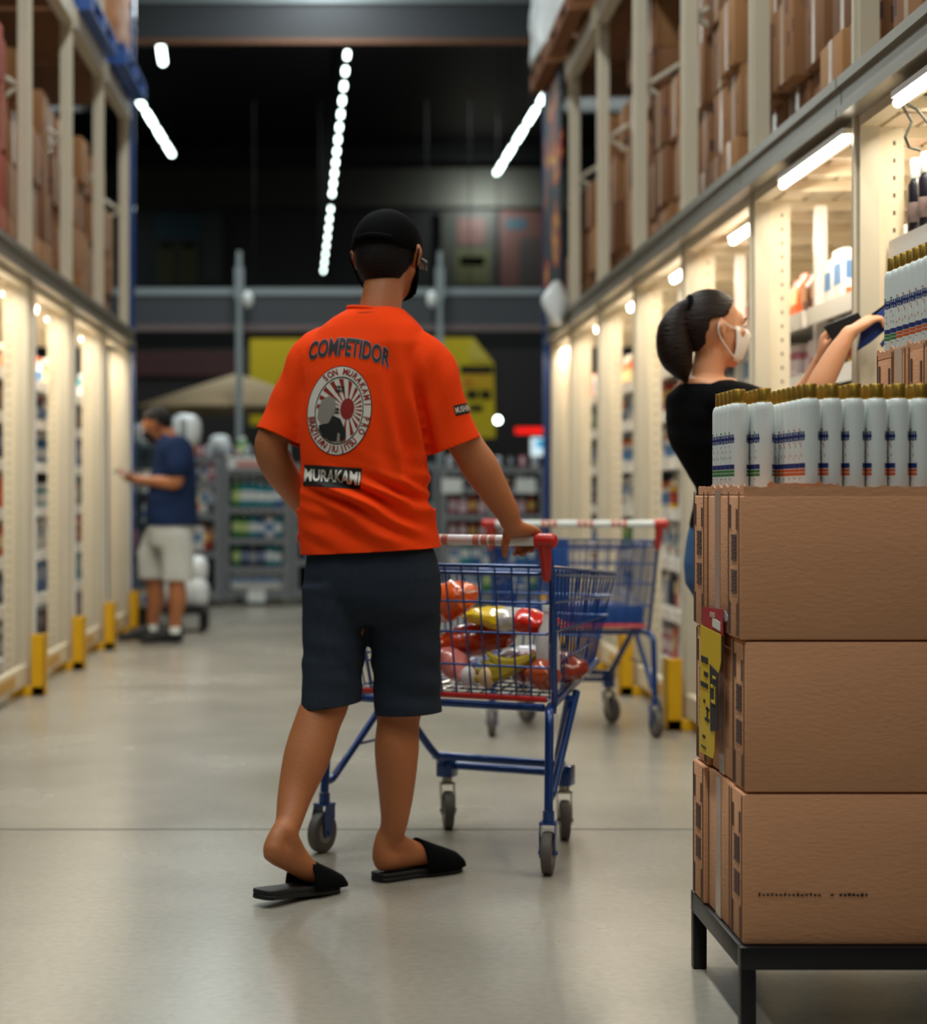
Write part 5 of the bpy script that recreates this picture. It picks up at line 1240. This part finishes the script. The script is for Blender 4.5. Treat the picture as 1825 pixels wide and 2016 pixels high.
hand(m, W(1672, 656, 5.25), (.62, 0, .42), (.75, .2, -.6), (-.3, .6, .7), (.35, .9, .7), .86, (.7, .45, .5))
LA2 = [(W(1410, 785, 5.62), .046), (W(1470, 800, 5.60), .04), (W(1545, 800, 5.52), .034), (W(1585, 770, 5.47), .033), (W(1605, 735, 5.43), .026), (W(1614, 712, 5.41), .022)]
limb(m, LA2)
hand(m, W(1615, 712, 5.40), (.12, -.05, 1), (.8, -.2, .1), (-.7, -.5, .2), (.5, .6, .4), .86, (.75, .45, .35), .4)
for sx, px_ in ((1, 1446), (-1, 1440)):
    d_ = 5.5 - sx * .105
    limb(m, [(W(px_, 1130, d_), .062), (W(px_, 1250, d_), .06), (W(px_, 1390, d_), .052), (W(px_, 1470, d_), .052), (W(px_, 1600, d_), .034), (Vector((W(px_, 0, d_).x, d_, .075)), .033)])
    foot(m, fdir(Vector((W(px_, 0, d_).x - .035, d_, .02)), (.9, .4)) @ Matrix.Scale(.94, 4), 0, sx > 0, False)
b2 = fuse(m, 'body', skinw, .0065, 5, .5); setp(b2, P2); eyes(HW, P2)
shell(HW, (0, -.010, .018), (.086, .106, .108), lambda p: (p.y - .8 * p.z < .004) and p.z > -.075 and not (p.z < .026 and p.y > -.036), 'hair', hairb, P2, 48, 36, .005)
m = MB(); q_ = interp([(W(1372, 610, 5.49), .032), (W(1345, 612, 5.48), .030), (W(1327, 650, 5.47), .048), (W(1330, 695, 5.47), .052), (W(1342, 728, 5.47), .034), (W(1350, 748, 5.47), .010)], 6)
m.tube([a for a, b in q_], [b for a, b in q_], 18, rounded=True); o = m.build('ponytail', hairb); setp(o, P2)
m = MB(); c_ = W(1354, 607, 5.475); m.tube([c_ + Vector((.016 * math.sin(a) * .4, .03 * math.cos(a), .033 * math.sin(a))) for a in [2 * math.pi * k / 16 for k in range(17)]], .009, 8); setp(m.build('hair_tie', blackf), P2)
face_mask(HW, maskw, P2)
m = MB()
m.rings([oval(W(cx, y, 5.5), hw, hd, Y2) for y, cx, hw, hd in [(746, 1392, .048, .052), (757, 1394, .10, .08), (775, 1402, .165, .10), (820, 1412, .182, .118), (880, 1422, .165, .118), (930, 1436, .138, .103), (965, 1450, .130, .10), (1010, 1452, .145, .112), (1050, 1452, .15, .12)]])
limb(m, [(W(1430, 790, 5.38), .066), (W(1465, 797, 5.35), .064), (W(1505, 806, 5.32), .058), (W(1522, 808, 5.31), .055)]); limb(m, [(W(1412, 790, 5.6), .066), (W(1455, 797, 5.6), .062), (W(1500, 806, 5.57), .056)])
ts = fuse(m, 'black_tshirt', blackf, .0065, 8, .6); cut(ts, W(1452, 1036, 5.5), (0, 0, -1)); cut(ts, W(1512, 806, 5.32), (1, -.1, 0), lambda c: c.z > 1.15 and c.y < 5.42)
displace(ts, lambda p: .006 * noise.noise(Vector((p.x * 9, p.y * 9, p.z * 7))) + .005 * noise.noise(Vector((p.x * 5, p.y * 5, p.z * 22)))); thick(ts, .003); setp(ts, P2)
m = MB(); m.rings([oval(W(cx, y, 5.5), hw, hd, Y2) for y, cx, hw, hd in [(1005, 1452, .142, .108), (1060, 1450, .160, .120), (1110, 1448, .168, .125), (1150, 1448, .165, .12), (1180, 1448, .13, .10)]])
for sx, px_ in ((1, 1446), (-1, 1440)):
    d_ = 5.5 - sx * .105; limb(m, [(W(px_, 1130, d_), .10), (W(px_, 1250, d_), .086), (W(px_, 1390, d_), .066), (W(px_, 1470, d_), .062), (W(px_, 1600, d_), .05), (W(px_, 1625, d_), .05)])
jn = fuse(m, 'jeans', jeans, .007, 6); setp(jn, P2)
for sx, px_ in ((1, 1446), (-1, 1440)):
    d_ = 5.5 - sx * .105; m = MB(); M_ = fdir(Vector((W(px_, 0, d_).x - .05, d_, 0)), (.9, .4)); foot(m, M_ @ Matrix.Translation((0, -.015, .008)) @ Matrix.Scale(1.26, 4), 0, True, False)
    o = fuse(m, 'shoe', blackf, .007, 4); setp(o, P2)
# tablet and scanner they hold
def slab(pts, d0, th, name, mt, label=None, cat=None, parent=None, tilt=0):
    m = MB(); P = [W(x, y, d0 + tilt * (x - pts[0][0])) for x, y in pts]; n = len(P); off = Vector((0, th, 0))
    m.add([tuple(p) for p in P] + [tuple(p + off) for p in P], [tuple(range(n)), tuple(range(n, 2 * n))[::-1]] + [(i, (i + 1) % n, n + (i + 1) % n, n + i) for i in range(n)])
    o = m.build(name, mt, bevel=.002)
    if label: tag(o, label, cat)
    if parent: setp(o, parent)
    return o
slab([(1622, 642), (1690, 614), (1704, 640), (1672, 682), (1652, 690)], 5.31, .012, 'tablet', mat('black_tablet', '0c0c10', .35), 'black tablet in the raised hands of the person in black', 'tablet', tilt=-.0003)
bk = slab([(1700, 640), (1752, 596), (1756, 640), (1712, 676), (1690, 690)], 5.27, .02, 'scanner_case', mat('case_blue', '17357a', .5), 'dark blue case held by the hand of the person in black beside the upright', 'case', tilt=-.0006)
slab([(1716, 618), (1752, 592), (1756, 606), (1722, 634)], 5.262, .006, 'black_flap', blackf, parent=bk, tilt=-.0006); slab([(1734, 676), (1752, 655), (1754, 664), (1738, 684)], 5.262, .012, 'blue_tab', mat('case_blue', '17357a', .5), parent=bk)

# ---- person in navy far left
DN = 12.85; Y3 = R(90)
P3 = empty('person', (W(330, 0, DN).x, DN, 0)); tag(P3, 'person in navy polo and light grey shorts looking at a phone on the left', 'person')
HN = Matrix.Translation(W(309, 838, DN)) @ Matrix.Rotation(R(84), 4, 'Z') @ Matrix.Rotation(R(-26), 4, 'X')
m = MB(); head(m, HN)
limb(m, [(W(342, 880, DN), .068), (W(334, 862, DN), .06), (W(322, 848, DN), .056), (W(312, 836, DN), .056)])
m.rings([oval(W(cx, y, DN), .17 * k, hd * .9, Y3) for y, cx, hd, k in ((872, 340, .05, .6), (885, 342, .08, .85), (930, 340, .12, 1), (990, 338, .14, 1), (1040, 336, .14, 1), (1070, 334, .12, .9))])
for s, sh_, el, wr, hd_ in ((-1, (350, 885, 12.66), (348, 950, 12.62), (285, 945, 12.7), (268, 942, 12.73)), (1, (345, 885, 13.04), (335, 950, 13.05), (290, 950, 12.95), (275, 948, 12.9))):
    limb(m, [(W(*sh_), .055), (W((sh_[0] + el[0]) / 2, (sh_[1] + el[1]) / 2, (sh_[2] + el[2]) / 2), .05), (W(*el), .043), (W(el[0] - 28, el[1] - 1, (el[2] + wr[2]) / 2), .044), (W(*wr), .028), (W(*hd_), .026)])
    hand(m, W(*hd_), (-1, -.1 * s, .15), (0, -.3 * s, 1), (0, s, .4), (.4, .6, .5), 1.0)
for s, kx, ax in ((-1, 348, 344), (1, 304, 300)):
    d_ = DN + s * .11
    limb(m, [(W(338, 1060, d_), .06), (W(kx, 1110, d_), .07), (W(kx, 1150, d_), .06), (W(kx + 2, 1180, d_), .062), (W(ax + 2, 1215, d_), .046), (Vector((W(ax, 0, d_).x, d_, .09)), .04)])
    foot(m, fdir(Vector((W(ax + 8, 0, d_).x, d_, .02)), (-1, -.1 * s)), 0, True, False)
b3 = fuse(m, 'body', skinc, .009, 4, .5); setp(b3, P3); eyes(HN, P3)
shell(HN, (0, -.008, .020), (.086, .106, .108), lambda p: (p.y - .9 * p.z < -.005) and p.z > -.06, 'hair', hairm, P3, 40, 30, .006)
face_mask(HN, mat('navy_mask', '0e1018', .8), P3)
m = MB()
m.rings([oval(W(cx, y, DN), hw, hd, Y3) for y, cx, hd, hw in ((860, 339, .07, .12), (868, 342, .11, .20), (885, 344, .135, .225), (930, 342, .155, .20), (990, 338, .175, .20), (1030, 338, .178, .20), (1050, 338, .178, .20))])
limb(m, [(W(350, 884, 12.68), .095), (W(353, 905, 12.64), .088), (W(351, 922, 12.62), .078)]); limb(m, [(W(346, 888, 13.02), .08), (W(344, 905, 13.04), .076), (W(340, 920, 13.05), .07)])
pl = fuse(m, 'polo_shirt', navy, .009, 6); cut(pl, W(338, 1034, DN), (0, 0, -1)); displace(pl, lambda p: .008 * noise.noise(Vector((p.x * 6, p.y * 6, p.z * 12)))); thick(pl, .003); setp(pl, P3)
m = MB(); q_ = oval(W(337, 862, DN), .075, .07, Y3, 24, 1, (0, .25)); m.tube(q_ + [q_[0]], .012, 8); setp(m.build('collar', navy), pl)
m = MB(); m.rings([oval(W(337, y, DN), .185, .165, Y3) for y in (1015, 1050)] + [oval(W(336, 1075, DN), .17, .15, Y3)])
for s, kx in ((-1, 350), (1, 302)):
    d_ = DN + s * .10; m.rings([oval(W(cx, y, d_), .095, hd, Y3) for y, cx, hd in ((1045, (337 + kx) / 2, .115), (1090, kx, .112), (1139 + (4 if s < 0 else 0), kx, .108))])
gs = fuse(m, 'grey_shorts', ltgrey, .009, 5); displace(gs, lambda p: .006 * noise.noise(Vector((p.x * 9, p.y * 9, p.z * 6)))); setp(gs, P3)
for s, ax in ((-1, 344), (1, 300)):
    d_ = DN + s * .11; M_ = fdir(Vector((W(ax + 9, 0, d_).x, d_, 0)), (-1, -.1 * s))
    m = MB(); foot(m, M_ @ Matrix.Translation((0, -.012, .008)) @ Matrix.Scale(1.28, 4), 0, True, False); setp(fuse(m, 'shoe', mat('black_shoe', '0e0e10', .6), .009, 3), P3)
    m = MB(); c_ = Vector((W(ax + 1, 0, d_).x, d_, 0)); m.tube([c_ + Vector((0, 0, .075)), c_ + Vector((0, 0, .118))], [.045, .044], 14); setp(m.build('sock', white), P3)
ph = MB(); ph.box((0, 0, 0), (.155, .075, .009), bev=.003); o = ph.build('phone', mat('phone_dark', '14181c', .25)); o.location = W(243, 932, 12.8); o.rotation_euler = (R(12), R(14), 0)
tag(o, 'dark phone held by the person in navy polo shirt', 'phone')
